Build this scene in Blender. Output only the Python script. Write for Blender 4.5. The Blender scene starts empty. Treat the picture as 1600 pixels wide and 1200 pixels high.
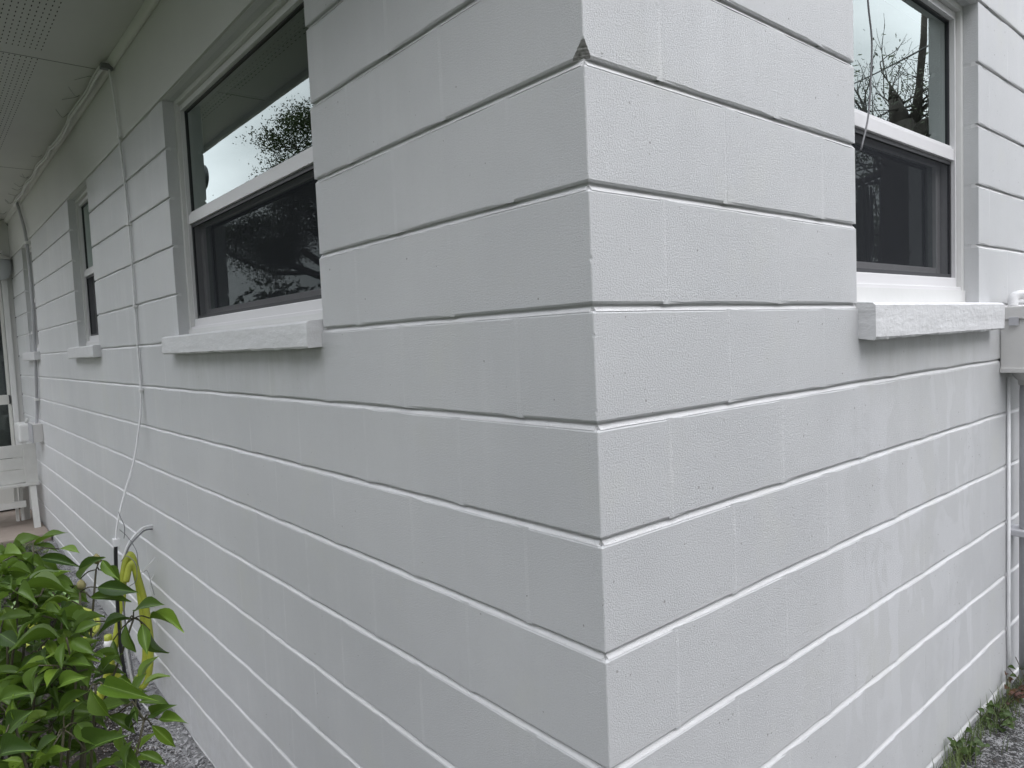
import bpy, bmesh, math, random
from mathutils import Vector, Matrix, noise
import numpy as np

random.seed(7)
scene = bpy.context.scene
C = scene.collection

# ------------------------------------------------------------------ camera
cam_d = bpy.data.cameras.new("camera")
cam = bpy.data.objects.new("camera", cam_d)
C.objects.link(cam)
R_ = Vector((0.647358, 0.760945, -0.043472)); U_ = Vector((-0.019925, 0.073912, 0.997066)); F_ = Vector((-0.761926, 0.644592, -0.063009))
M_ = Matrix((R_, U_, -F_)).transposed().to_4x4()
M_.translation = Vector((0.815059, -0.8732, 1.378723))
cam.matrix_world = M_
cam_d.sensor_width = 36.0
cam_d.lens = 24.901
cam_d.clip_start = 0.02
cam_d.clip_end = 3000
scene.camera = cam

# ------------------------------------------------------------------ light
SUN_EL, SUN_AZ = math.radians(52), math.radians(2)     # azimuth measured from +x towards +y
OVER = 29.0
world = bpy.data.worlds.new("World"); scene.world = world
world.use_nodes = True
wn, wl = world.node_tree.nodes, world.node_tree.links
wn.clear()
w_out = wn.new('ShaderNodeOutputWorld'); w_bg = wn.new('ShaderNodeBackground')
w_bg.inputs['Strength'].default_value = 0.1
w_sky = wn.new('ShaderNodeTexSky'); w_sky.sky_type = 'NISHITA'; w_sky.sun_disc = False
w_sky.sun_elevation = SUN_EL; w_sky.sun_rotation = math.pi/2 - SUN_AZ
w_sky.air_density = 1.2; w_sky.dust_density = 3.0
w_tc = wn.new('ShaderNodeTexCoord')
w_map = wn.new('ShaderNodeMapping'); w_map.inputs['Scale'].default_value = (1.0, 1.0, 2.6)
w_no = wn.new('ShaderNodeTexNoise'); w_no.inputs['Scale'].default_value = 2.6; w_no.inputs['Detail'].default_value = 7; w_no.inputs['Roughness'].default_value = 0.55
w_cr = wn.new('ShaderNodeValToRGB')
w_cr.color_ramp.elements[0].position = 0.33; w_cr.color_ramp.elements[0].color = (0.62, 0.645, 0.685, 1)
w_cr.color_ramp.elements[1].position = 0.68; w_cr.color_ramp.elements[1].color = (0.965, 0.98, 1.04, 1)
w_mul = wn.new('ShaderNodeVectorMath'); w_mul.operation = 'SCALE'; w_mul.inputs['Scale'].default_value = 9.0
w_mix = wn.new('ShaderNodeMix'); w_mix.data_type = 'RGBA'; w_mix.inputs['Factor'].default_value = 0.9
wl.new(w_tc.outputs['Generated'], w_map.inputs['Vector']); wl.new(w_map.outputs[0], w_no.inputs['Vector'])
wl.new(w_no.outputs['Fac'], w_cr.inputs['Fac']); wl.new(w_cr.outputs['Color'], w_mul.inputs[0])
# overcast sky: brightest overhead, about a third as bright at the horizon
w_sep = wn.new('ShaderNodeSeparateXYZ'); w_gr = wn.new('ShaderNodeMapRange')
w_gr.inputs[1].default_value = 0.0; w_gr.inputs[2].default_value = 1.0; w_gr.inputs[3].default_value = OVER*0.54; w_gr.inputs[4].default_value = OVER*1.25
wl.new(w_tc.outputs['Generated'], w_sep.inputs[0]); wl.new(w_sep.outputs[2], w_gr.inputs[0]); wl.new(w_gr.outputs[0], w_mul.inputs['Scale'])
wl.new(w_sky.outputs[0], w_mix.inputs['A']); wl.new(w_mul.outputs[0], w_mix.inputs['B'])
wl.new(w_mix.outputs['Result'], w_bg.inputs['Color']); wl.new(w_bg.outputs[0], w_out.inputs['Surface'])

sun_d = bpy.data.lights.new("sun", 'SUN'); sun_d.energy = 1.25; sun_d.angle = math.radians(45); sun_d.color = (1.0, 0.98, 0.985)
sun = bpy.data.objects.new("sun", sun_d); C.objects.link(sun)
sd = Vector((math.cos(SUN_EL)*math.cos(SUN_AZ), math.cos(SUN_EL)*math.sin(SUN_AZ), math.sin(SUN_EL)))
sun.rotation_euler = sd.to_track_quat('Z', 'Y').to_euler()
scene.view_settings.view_transform = 'Standard'
scene.view_settings.look = 'None'
scene.view_settings.gamma = 1.0
scene.view_settings.use_curve_mapping = False
scene.view_settings.exposure = 0.2
scene.cycles.max_bounces = 8
scene.cycles.transparent_max_bounces = 16
scene.cycles.use_denoising = True

# ------------------------------------------------------------------ helpers
def tag(o, label=None, cat=None, group=None, kind=None):
    if label: o['label'] = label
    if cat: o['category'] = cat
    if group: o['group'] = group
    if kind: o['kind'] = kind
    return o

def empty(name, loc=(0, 0, 0), parent=None):
    o = bpy.data.objects.new(name, None); C.objects.link(o)
    o.location = loc; o.empty_display_size = 0.1
    if parent: par(o, parent)
    return o

def par(o, p):
    o.parent = p
    # parents are pure translations placed in world coordinates, and children stay so too
    o.matrix_parent_inverse = Matrix.Translation(-p.location)
    return o

def link(name, me, mat=None, parent=None, smooth=False):
    if mat and not me.materials: me.materials.append(mat)
    if smooth:
        for p in me.polygons: p.use_smooth = True
    o = bpy.data.objects.new(name, me); C.objects.link(o)
    if parent: par(o, parent)
    return o

class MB:
    """collects geometry for one mesh"""
    def __init__(s): s.v = []; s.f = []
    def add(s, vs, fs):
        n = len(s.v); s.v += [tuple(v) for v in vs]; s.f += [tuple(i + n for i in f) for f in fs]; return s
    def box(s, a, b, bev=0.0):
        x0, y0, z0 = [min(a[i], b[i]) for i in range(3)]; x1, y1, z1 = [max(a[i], b[i]) for i in range(3)]
        if bev <= 0:
            vs = [(x, y, z) for z in (z0, z1) for y in (y0, y1) for x in (x0, x1)]
            return s.add(vs, [(0, 2, 3, 1), (4, 5, 7, 6), (0, 1, 5, 4), (2, 6, 7, 3), (0, 4, 6, 2), (1, 3, 7, 5)])
        bm = bmesh.new(); bmesh.ops.create_cube(bm, size=1)
        for v in bm.verts:
            v.co = Vector((x0 + (v.co.x + .5)*(x1-x0), y0 + (v.co.y + .5)*(y1-y0), z0 + (v.co.z + .5)*(z1-z0)))
        bmesh.ops.bevel(bm, geom=bm.edges[:], offset=bev, segments=2, affect='EDGES', profile=.6)
        bm.verts.index_update()
        s.add([v.co for v in bm.verts], [[v.index for v in f.verts] for f in bm.faces]); bm.free(); return s
    def tube(s, pts, r, n=10, caps=True):
        pts = [Vector(p) for p in pts]; rs = r if isinstance(r, (list, tuple)) else [r]*len(pts)
        base = len(s.v); prev = None
        for i, p in enumerate(pts):
            t = (pts[min(i+1, len(pts)-1)] - pts[max(i-1, 0)])
            t = t.normalized() if t.length > 1e-9 else Vector((0, 0, 1))
            if prev is None:
                a = t.orthogonal().normalized()
            else:
                a = prev - t*prev.dot(t)
                a = a.normalized() if a.length > 1e-6 else t.orthogonal().normalized()
            prev = a; b = t.cross(a)
            for k in range(n):
                an = 2*math.pi*k/n; q = p + (a*math.cos(an) + b*math.sin(an))*rs[i]; s.v.append(tuple(q))
        for i in range(len(pts)-1):
            for k in range(n):
                k2 = (k+1) % n
                s.f.append((base+i*n+k, base+i*n+k2, base+(i+1)*n+k2, base+(i+1)*n+k))
        if caps:
            s.f.append(tuple(base+k for k in range(n))[::-1]); s.f.append(tuple(base+(len(pts)-1)*n+k for k in range(n)))
        return s
    def lathe(s, c, axis, prof, n=24):
        """prof: list of (radius, distance along axis)"""
        ax = Vector(axis).normalized(); a = ax.orthogonal().normalized(); b = ax.cross(a); base = len(s.v); c = Vector(c)
        for r, h in prof:
            for k in range(n):
                an = 2*math.pi*k/n; s.v.append(tuple(c + ax*h + (a*math.cos(an)+b*math.sin(an))*r))
        for i in range(len(prof)-1):
            for k in range(n):
                k2 = (k+1) % n; s.f.append((base+i*n+k, base+i*n+k2, base+(i+1)*n+k2, base+(i+1)*n+k))
        s.f.append(tuple(base+k for k in range(n))[::-1]); s.f.append(tuple(base+(len(prof)-1)*n+k for k in range(n)))
        return s
    def mesh(s, name='mesh'):
        me = bpy.data.meshes.new(name); me.from_pydata(s.v, [], s.f); me.update(); return me
    def build(s, name, mat, parent=None, smooth=False):
        return link(name, s.mesh(name), mat, parent, smooth)

def spline(pts, n=8):
    """Catmull-Rom through pts"""
    P = [Vector(p) for p in pts]; P = [P[0]*2-P[1]] + P + [P[-1]*2-P[-2]]; out = []
    for i in range(1, len(P)-2):
        for k in range(n):
            t = k/n; a, b, c, d = P[i-1], P[i], P[i+1], P[i+2]
            out.append(.5*((2*b) + (c-a)*t + (2*a-5*b+4*c-d)*t*t + (3*b-a-3*c+d)*t**3))
    out.append(P[-2]); return out

# ------------------------------------------------------------------ materials
def new_mat(name):
    m = bpy.data.materials.new(name); m.use_nodes = True; nt = m.node_tree
    b = nt.nodes['Principled BSDF']; return m, nt, b

class NT:
    def __init__(s, nt): s.nt = nt
    def n(s, t, **k):
        nd = s.nt.nodes.new(t)
        for a, v in k.items(): setattr(nd, a, v)
        return nd
    def l(s, a, b): s.nt.links.new(a, b)
    def pos(s): return s.n('ShaderNodeNewGeometry').outputs['Position']
    def noise(s, vec, scale, detail=4, rough=.55, vscale=None, lo=None, hi=None):
        if vscale:
            mp = s.n('ShaderNodeMapping'); mp.inputs['Scale'].default_value = vscale; s.l(vec, mp.inputs[0]); vec = mp.outputs[0]
        nd = s.n('ShaderNodeTexNoise'); nd.inputs['Scale'].default_value = scale; nd.inputs['Detail'].default_value = detail; nd.inputs['Roughness'].default_value = rough
        s.l(vec, nd.inputs['Vector']); o = nd.outputs['Fac']
        return s.rng(o, lo, hi) if lo is not None else o
    def rng(s, v, a, b, c=0., d=1.):
        nd = s.n('ShaderNodeMapRange'); nd.inputs[1].default_value = a; nd.inputs[2].default_value = b; nd.inputs[3].default_value = c; nd.inputs[4].default_value = d
        s.l(v, nd.inputs[0]); return nd.outputs[0]
    def math(s, op, a, b=None):
        nd = s.n('ShaderNodeMath', operation=op)
        for i, x in enumerate((a, b)):
            if x is None: continue
            if isinstance(x, (int, float)): nd.inputs[i].default_value = x
            else: s.l(x, nd.inputs[i])
        return nd.outputs[0]
    def mix(s, f, a, b):
        nd = s.n('ShaderNodeMix', data_type='RGBA')
        for k, x in (('Factor', f), ('A', a), ('B', b)):
            i = nd.inputs[k]
            if isinstance(x, (int, float)): i.default_value = x
            elif isinstance(x, tuple): i.default_value = (*x, 1) if len(x) == 3 else x
            else: s.l(x, i)
        return nd.outputs['Result']
    def bump(s, h, strength, dist, normal=None):
        nd = s.n('ShaderNodeBump'); nd.inputs['Strength'].default_value = strength; nd.inputs['Distance'].default_value = dist
        s.l(h, nd.inputs['Height'])
        if normal is not None: s.l(normal, nd.inputs['Normal'])
        return nd.outputs[0]
    def sep(s, v):
        nd = s.n('ShaderNodeSeparateXYZ'); s.l(v, nd.inputs[0]); return nd.outputs

def simple(name, col, rough=.5, bump=0, bscale=60, var=.06, metal=0, spec=.5, vscale=2.0):
    m, nt, b = new_mat(name); q = NT(nt); p = q.pos()
    f = q.noise(p, vscale, 5, .6, lo=.3, hi=.7)
    lo = tuple(c*(1-var) for c in col); hi = tuple(min(1, c*(1+var)) for c in col)
    q.l(q.mix(f, lo, hi), b.inputs['Base Color'])
    b.inputs['Roughness'].default_value = rough; b.inputs['Metallic'].default_value = metal; b.inputs['Specular IOR Level'].default_value = spec
    if bump: q.l(q.bump(q.noise(p, bscale, 4, .6), bump, .002), b.inputs['Normal'])
    return m

def paint_masonry(name, joint=False, head=False):
    """white paint over concrete block: orange peel, open pores, roller streaks, faint run marks"""
    m, nt, b = new_mat(name); q = NT(nt); p = q.pos(); sx = q.sep(p)
    oi = q.n('ShaderNodeObjectInfo').outputs['Random']
    base = q.mix(q.noise(p, 1.3, 5, .6, lo=.35, hi=.65), (.615, .622, .634), (.675, .68, .688)) if not joint else q.mix(q.noise(p, 6, 3, .6), (.75, .75, .76), (.81, .81, .815))  # joint colour paler than the blocks: bright skylight on the ledges painted in
    if head: base = q.mix(q.noise(p, 5, 4, .6, lo=.42, hi=.62), base, (.70, .705, .715))
    # old yellowish ghosting of the coat below
    base = q.mix(q.math('MULTIPLY', q.noise(p, 3.1, 4, .6, lo=.56, hi=.72), .28), base, (.67, .675, .61))
    # roller / wiped streaks running down
    st = q.noise(p, 9, 3, .6, vscale=(1, 1, .09), lo=.5, hi=.68)
    stm = q.math('MULTIPLY', st, q.noise(p, 1.7, 2, .5, lo=.45, hi=.6))
    base = q.mix(q.math('MULTIPLY', stm, .16), base, (.80, .805, .815))
    # faint grey tracks below
    gr = q.math('MULTIPLY', q.noise(p, 14, 3, .5, vscale=(1, 1, .05), lo=.55, hi=.75), .09)
    base = q.mix(gr if not joint else 0., base, (.56, .562, .57))
    val = q.rng(oi, 0, 1, .992, 1.004)
    # wiped wash marks and drips low on the gable side, left of the riser
    wz = q.math('MULTIPLY', q.math('MULTIPLY', q.rng(sx[1], .75, 1.05), q.rng(sx[1], 2.05, 1.75)), q.math('MULTIPLY', q.rng(sx[2], .0, .35), q.rng(sx[2], 1.32, 1.12)))
    wob_ = q.n('ShaderNodeVectorMath', operation='ADD'); q.l(p, wob_.inputs[0])
    nv = q.n('ShaderNodeTexNoise'); nv.inputs['Scale'].default_value = 5; q.l(p, nv.inputs['Vector'])
    sc_ = q.n('ShaderNodeVectorMath', operation='SCALE'); sc_.inputs['Scale'].default_value = .14; q.l(nv.outputs['Color'], sc_.inputs[0]); q.l(sc_.outputs[0], wob_.inputs[1])
    wm = q.noise(wob_.outputs[0], 13, 2, .45, vscale=(1, 1, .16), lo=.53, hi=.555)
    wm2 = q.noise(wob_.outputs[0], 5.5, 2, .5, vscale=(1, 1, .55), lo=.545, hi=.57)
    wash = q.math('MULTIPLY', q.math('MULTIPLY', q.math('MAXIMUM', wm, q.math('MULTIPLY', wm2, .8)), q.noise(p, 3.7, 3, .6, lo=.38, hi=.50)), wz)
    base = q.mix(q.math('MULTIPLY', wash, .45), base, (.79, .795, .82))
    # dirt held in the fine grain of the face, splash low down
    base = q.mix(q.math('MULTIPLY', q.noise(p, 330, 3, .7, lo=.52, hi=.72), .22 if not joint else .05), base, (.42, .42, .41))
    base = q.mix(q.math('MULTIPLY', q.noise(p, 55, 5, .7, lo=.5, hi=.75), .10), base, (.50, .50, .49))
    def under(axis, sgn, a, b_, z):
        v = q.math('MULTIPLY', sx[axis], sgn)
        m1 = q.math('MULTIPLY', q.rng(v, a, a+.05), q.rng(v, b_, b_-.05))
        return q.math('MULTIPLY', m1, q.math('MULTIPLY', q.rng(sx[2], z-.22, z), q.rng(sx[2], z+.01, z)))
    sill_shade = q.math('MAXIMUM', under(0, -1., 1.0, 2.45, 1.375), under(1, 1., 1.0, 1.95, 1.335))  # soft shade below the two sills, painted into the wall colour
    sill_shade = q.math('MULTIPLY', sill_shade, q.noise(p, 12, 4, .7, vscale=(1, 1, .35), lo=.35, hi=.7))
    base = q.mix(q.math('MULTIPLY', sill_shade, .45), base, (.40, .41, .37))
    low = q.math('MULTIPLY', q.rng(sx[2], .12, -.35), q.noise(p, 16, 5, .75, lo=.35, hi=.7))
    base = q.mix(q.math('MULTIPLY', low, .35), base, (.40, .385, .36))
    mv = q.n('ShaderNodeVectorMath', operation='SCALE'); q.l(base, mv.inputs[0]); q.l(val, mv.inputs['Scale'])
    # tiny open pores in the block face where no paint reached
    vo = q.n('ShaderNodeTexVoronoi'); vo.inputs['Scale'].default_value = 60; q.l(p, vo.inputs['Vector'])
    rnd = q.sep(vo.outputs['Color'])
    size = q.rng(q.math('POWER', rnd[0], 4.5), 0, 1, 0.0, .17)
    dens = q.noise(p, 4.5, 3, .6, lo=.40, hi=.56)
    sg = q.math('MULTIPLY', size, dens)
    wob = q.math('ADD', vo.outputs['Distance'], q.math('MULTIPLY', q.math('SUBTRACT', q.noise(p, 260, 2, .5), .5), .16))
    pit = q.math('LESS_THAN', wob, sg)
    pitd = q.math('MULTIPLY', pit, q.rng(rnd[1], .2, 1, .1, .75))
    col = q.mix(pitd, mv.outputs[0], (.20, .19, .18))
    q.l(col, b.inputs['Base Color'])
    b.inputs['Roughness'].default_value = .5
    q.l(q.rng(stm, 0, 1, .56, .42), b.inputs['Roughness'])
    b.inputs['Specular IOR Level'].default_value = .5
    b.inputs['Coat Weight'].default_value = .25; b.inputs['Coat Roughness'].default_value = .35
    big = q.noise(p, 26 if joint else 9, 3, .6)
    mid = q.noise(p, 260, 4, .75)
    fine = q.noise(p, 700, 2, .65)
    nb = q.bump(big, .25, .005)
    nb = q.bump(mid, 1.0, .0030, nb)
    nb = q.bump(fine, 1.0, .0016, nb)
    nb = q.bump(q.math('MULTIPLY', pit, -1.0), .6, .002, nb)
    q.l(nb, b.inputs['Normal'])
    return m

M = {}
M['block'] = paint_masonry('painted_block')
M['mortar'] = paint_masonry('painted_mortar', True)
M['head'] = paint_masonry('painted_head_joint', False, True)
M['beam'] = simple('painted_beam', (.63, .63, .615), .55, .4, 90, .03)
M['raw'] = simple('bare_concrete', (.29, .285, .275), .95, 1.0, 260, .5, vscale=120)
M['trim'] = simple('painted_trim', (.66, .66, .65), .45, .25, 40, .04)
def sill_mat():
    m, nt, b = new_mat('painted_sill'); q = NT(nt); p = q.pos()
    c = q.mix(q.noise(p, 18, 5, .7, lo=.35, hi=.7), (.63, .63, .64), (.68, .68, .69))
    sc = q.noise(p, 60, 4, .7, vscale=(.12, .12, 1), lo=.62, hi=.7)
    q.l(q.mix(q.math('MULTIPLY', sc, .14), c, (.42, .41, .41)), b.inputs['Base Color']); b.inputs['Roughness'].default_value = .45
    nb = q.bump(q.noise(p, 20, 4, .6, vscale=(.2, .2, 1)), .7, .006); nb = q.bump(q.noise(p, 30, 4, .7), .5, .006, nb); q.l(q.bump(q.noise(p, 200, 3, .7), .4, .0008, nb), b.inputs['Normal'])
    return m
M['sill'] = sill_mat()
M['vinyl'] = simple('white_vinyl', (.70, .69, .70), .3, 0, 1, .02)
M['gasket'] = simple('dark_gasket', (.03, .03, .035), .5)
M['soffit'] = simple('soffit_paint', (.58, .585, .565), .5, .25, 25, .05, vscale=1.2)
M['dark'] = simple('attic_dark', (.02, .02, .02), .9)
M['interior'] = simple('interior_wall', (.045, .045, .045), .9)
M['floor'] = simple('interior_floor', (.10, .08, .06), .7)
M['curtain'] = simple('curtain', (.10, .10, .105), .9)
M['roof'] = simple('shingle', (.12, .115, .11), .9, .8, 30, .3, vscale=14)
M['door'] = simple('door_paint', (.58, .58, .55), .45, .2, 40, .06)
M['white_metal'] = simple('painted_metal', (.72, .72, .71), .4, .25, 60, .04)
M['grey_metal'] = simple('meter_enamel', (.62, .61, .60), .42, .35, 40, .05, vscale=6)
M['galv'] = simple('painted_pipe', (.46, .46, .485), .4, .3, 60, .06, vscale=9)
M['cable_white'] = simple('painted_cable', (.74, .74, .75), .45, .3, 80, .07, vscale=30)
M['cable_black'] = simple('black_cable', (.012, .012, .014), .35)
M['cable_grey'] = simple('grey_wire', (.17, .17, .18), .5)
M['hose'] = simple('yellow_hose', (.36, .40, .05), .38, .4, 200, .18, vscale=10)
M['hose_green'] = simple('green_hose', (.33, .50, .20), .4, .3, 200, .15, vscale=10)
M['bench'] = simple('bench_paint', (.58, .58, .56), .55, .8, 26, .08, vscale=7)
M['slab'] = simple('patio_concrete', (.30, .25, .215), .85, .6, 60, .14, vscale=5)
M['bark'] = simple('bark', (.065, .058, .05), .95, 1.5, 18, .35, vscale=5)
M['moss'] = simple('hanging_moss', (.13, .14, .11), .95)
M['wire'] = simple('line_wire', (.03, .03, .03), .6)
M['lamp_glass'] = simple('frosted_lamp_glass', (.42, .44, .46), .3)

# window glass: double pane = stronger mirror, dark beyond
def glass(name, gain, tint):
    m = bpy.data.materials.new(name); m.use_nodes = True; nt = m.node_tree; nt.nodes.clear(); q = NT(nt)
    out = q.n('ShaderNodeOutputMaterial'); tr = q.n('ShaderNodeBsdfTransparent'); tr.inputs[0].default_value = (*tint, 1)
    gl = q.n('ShaderNodeBsdfGlossy'); gl.inputs['Roughness'].default_value = .004; gl.inputs['Color'].default_value = (.90, 1.0, .97, 1)
    fr = q.n('ShaderNodeFresnel'); fr.inputs['IOR'].default_value = 1.5
    nb = q.bump(q.noise(q.pos(), 2.2, 2, .4), .02, .02); q.l(nb, gl.inputs['Normal'])
    f = q.math('MINIMUM', q.math('MULTIPLY', fr.outputs[0], gain), .95)
    mx = q.n('ShaderNodeMixShader'); q.l(f, mx.inputs[0]); q.l(tr.outputs[0], mx.inputs[1]); q.l(gl.outputs[0], mx.inputs[2]); q.l(mx.outputs[0], out.inputs[0])
    return m
M['post'] = simple('slate_paint', (.07, .08, .085), .5, .3, 40, .1)
M['glass'] = glass('window_glass', 2.3, (.60, .64, .64))
M['glass_in'] = glass('inner_glass', 2.4, (.60, .64, .64))

def screen_mat():
    """insect screen: black woven mesh, about half open"""
    m = bpy.data.materials.new('insect_mesh'); m.use_nodes = True; nt = m.node_tree; nt.nodes.clear(); q = NT(nt)
    out = q.n('ShaderNodeOutputMaterial'); tr = q.n('ShaderNodeBsdfTransparent')
    df = q.n('ShaderNodeBsdfDiffuse'); df.inputs[0].default_value = (.035, .037, .042, 1)
    mx = q.n('ShaderNodeMixShader')
    lw = q.n('ShaderNodeLayerWeight'); lw.inputs[0].default_value = .35
    f = q.rng(lw.outputs['Facing'], 0, 1, .52, .72)
    f = q.math('ADD', f, q.math('MULTIPLY', q.math('SUBTRACT', q.noise(q.pos(), 35, 3, .6), .5), .06))
    q.l(f, mx.inputs[0]); q.l(tr.outputs[0], mx.inputs[1]); q.l(df.outputs[0], mx.inputs[2]); q.l(mx.outputs[0], out.inputs[0])
    return m
M['screen'] = screen_mat()

def leaf_mat(name, c0, c1, rough=.46):
    m, nt, b = new_mat(name); q = NT(nt); p = q.pos()
    oi = q.n('ShaderNodeObjectInfo').outputs['Random']
    f = q.math('ADD', q.math('MULTIPLY', oi, .75), q.math('MULTIPLY', q.noise(p, 60, 3, .6), .25))
    col = q.mix(f, c0, c1)
    uv = q.sep(q.n('ShaderNodeTexCoord').outputs['Object'])
    bl = q.noise(p, 170, 4, .75, lo=.64, hi=.72)
    col = q.mix(q.math('MULTIPLY', bl, .6), col, (.10, .075, .03))
    rib = q.math('LESS_THAN', q.math('ABSOLUTE', uv[0]), .013)
    vein = q.n('ShaderNodeTexWave'); vein.wave_type = 'BANDS'; vein.bands_direction = 'Y'; vein.inputs['Scale'].default_value = 3.2; vein.inputs['Distortion'].default_value = 0
    ob = q.n('ShaderNodeTexCoord').outputs['Object']
    cx = q.n('ShaderNodeCombineXYZ'); q.l(q.math('SUBTRACT', uv[1], q.math('MULTIPLY', q.math('ABSOLUTE', uv[0]), .9)), cx.inputs[1])
    q.l(cx.outputs[0], vein.inputs['Vector'])
    col2 = q.mix(q.math('MULTIPLY', rib, .55), col, tuple(min(1, x*2.6+.03) for x in c1))
    q.l(col2, b.inputs['Base Color']); b.inputs['Roughness'].default_value = rough; b.inputs['Specular IOR Level'].default_value = .45
    q.l(q.bump(vein.outputs['Fac'], .15, .001, q.bump(q.noise(p, 300, 2, .5), .2, .0008)), b.inputs['Normal'])
    tl = q.n('ShaderNodeBsdfTranslucent'); tc = q.mix(.5, col, (.25, .42, .04)); q.l(tc, tl.inputs[0])
    ad = q.n('ShaderNodeMixShader'); ad.inputs[0].default_value = .28
    q.l(b.outputs[0], ad.inputs[1]); q.l(tl.outputs[0], ad.inputs[2])
    q.l(ad.outputs[0], nt.nodes['Material Output'].inputs[0])
    return m
M['leaf'] = leaf_mat('shrub_leaf', (.016, .042, .010), (.085, .15, .02))
M['leaf_young'] = leaf_mat('young_leaf', (.09, .17, .022), (.16, .25, .03))
M['leaf_red'] = leaf_mat('red_leaf', (.045, .015, .015), (.10, .03, .025), .6)
M['leaf_weed'] = leaf_mat('weed_leaf', (.025, .05, .012), (.06, .10, .02), .55)
M['stem'] = simple('green_stem', (.06, .055, .03), .6, .3, 200, .3, vscale=30)
M['bud'] = simple('seed_bud', (.22, .20, .09), .8, .8, 300, .25, vscale=60)

def foliage_mat(name, c0, c1):
    m, nt, b = new_mat(name); q = NT(nt); p = q.pos()
    q.l(q.mix(q.noise(p, 1.2, 4, .7, lo=.35, hi=.65), c0, c1), b.inputs['Base Color'])
    b.inputs['Roughness'].default_value = .6; return m
M['oak'] = foliage_mat('oak_foliage', (.035, .055, .02), (.08, .11, .04))
M['far_tree'] = foliage_mat('far_foliage', (.03, .05, .025), (.07, .09, .04))

def ground_mat():
    m, nt, b = new_mat('yard_soil'); q = NT(nt); p = q.pos(); s = q.sep(p)
    soil = q.mix(q.noise(p, 14, 8, .75, lo=.35, hi=.65), (.010, .008, .007), (.055, .047, .04))
    grit = q.noise(p, 120, 5, .75, lo=.42, hi=.6)
    grey = q.mix(grit, (.008, .008, .007), (.09, .09, .088))
    # old concrete grit on the gable side of the corner, soil beside the eave wall
    side = q.rng(s[1], .2, .9)
    sidep = q.math('MULTIPLY', side, q.noise(p, 3, 5, .7, lo=.32, hi=.42))
    base = q.mix(sidep, soil, grey)
    # paint overspray: speckles dense next to the walls
    dl = q.math('MULTIPLY', s[1], -1.0)
    dr = s[0]
    near = q.math('MAXIMUM', q.math('MULTIPLY', q.rng(dl, .05, .5, 1., 0.), q.rng(dl, -.3, -.05)), q.math('MULTIPLY', side, q.rng(dr, .0, .5, .72, .5)))
    inx = q.rng(dl, -.05, 0, 0., 1.)
    sp = q.math('SUBTRACT', q.math('ADD', q.noise(p, 110, 6, .85), q.math('MULTIPLY', q.noise(p, 12, 5, .75), .5)), q.rng(near, 0, 1, 1.02, .66))
    sp = q.rng(sp, 0, .035)
    col = q.mix(q.math('MULTIPLY', sp, .9), base, (.47, .47, .48))
    far = q.n('ShaderNodeVectorMath', operation='LENGTH'); q.l(p, far.inputs[0])
    lawn = q.mix(q.noise(p, 3, 8, .75, lo=.35, hi=.65), (.018, .03, .01), (.045, .065, .018))
    fm = q.rng(q.math('ADD', q.math('ADD', s[0], q.math('MULTIPLY', s[1], -1.)), q.math('MULTIPLY', q.noise(p, 2, 4, .6), .8)), 3.2, 3.6)
    fm2 = q.math('MAXIMUM', fm, q.rng(far.outputs['Value'], 12, 14))
    fm2 = q.math('MAXIMUM', fm2, q.rng(q.math('ADD', dl, q.math('MULTIPLY', q.noise(p, 2, 4, .6), .6)), 1.7, 2.0))
    q.l(q.mix(fm2, col, lawn), b.inputs['Base Color'])
    b.inputs['Roughness'].default_value = .9
    q.l(q.bump(q.noise(p, 55, 8, .8), 1.0, .02), b.inputs['Normal'])
    return m
M['ground'] = ground_mat()
def litter_mat():
    m, nt, b = new_mat('leaf_litter'); q = NT(nt); p = q.pos(); s = q.sep(p)
    col = q.mix(q.noise(p, 40, 3, .7, lo=.35, hi=.65), (.018, .013, .010), (.085, .065, .05))
    near = q.math('MAXIMUM', q.math('MULTIPLY', q.rng(q.math('MULTIPLY', s[1], -1.), .05, .38, 1., 0.), q.rng(s[1], .3, .05)), q.rng(s[1], .2, .9, 0., .15))
    w = q.rng(q.math('ADD', q.noise(p, 90, 3, .7), q.math('MULTIPLY', near, .22)), .60, .66)
    q.l(q.mix(q.math('MULTIPLY', w, .85), col, (.40, .40, .41)), b.inputs['Base Color']); b.inputs['Roughness'].default_value = .85
    return m
M['litter'] = litter_mat()
M['grass'] = foliage_mat('grass_blade', (.05, .085, .02), (.13, .17, .05))

# ------------------------------------------------------------------ ground
def gz(x, y):
    """ground height: low along the eave wall, higher past the corner on the gable side"""
    t = max(0., min(1., (y + .1)/1.25)); t = t*t*(3-2*t)
    if x > .0 or y > 0:
        h = -.41 + t*.375
    else:
        h = -.41
    if x < 0 and y < 1:
        u = max(0., min(1., (-x-2.6)/3.6)); h += u*.15
    return h

xs = sorted(set([round(-9 + i*.09, 3) for i in range(0, 134)] + [-400, -200, -100, -60, -40, -28, -20, -15, -12, -10.4, 3.6, 4.6, 6, 8, 11, 15, 20, 28, 40, 60, 100, 200, 400]))
ys = sorted(set([round(-2.4 + i*.08, 3) for i in range(0, 75)] + [-400, -200, -100, -60, -40, -28, -20, -15, -11, -8, -6, -4.5, -3.4, 4.2, 5, 6.5, 8, 11, 15, 20, 28, 40, 60, 100, 200, 400]))
g = MB()
for y in ys:
    for x in xs:
        h = gz(x, y)
        if -9 < x < 3 and -2.4 < y < 3.6:
            h += .022*noise.fractal(Vector((x*3, y*3, 0)), 1., 2., 4) + .008*noise.noise(Vector((x*17, y*17, 3)))
            if x < -.05 and y > .05: h -= .25
        g.v.append((x, y, h))
nx = len(xs)
for j in range(len(ys)-1):
    for i in range(nx-1):
        a = j*nx+i; g.f.append((a, a+1, a+nx+1, a+nx))
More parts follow.
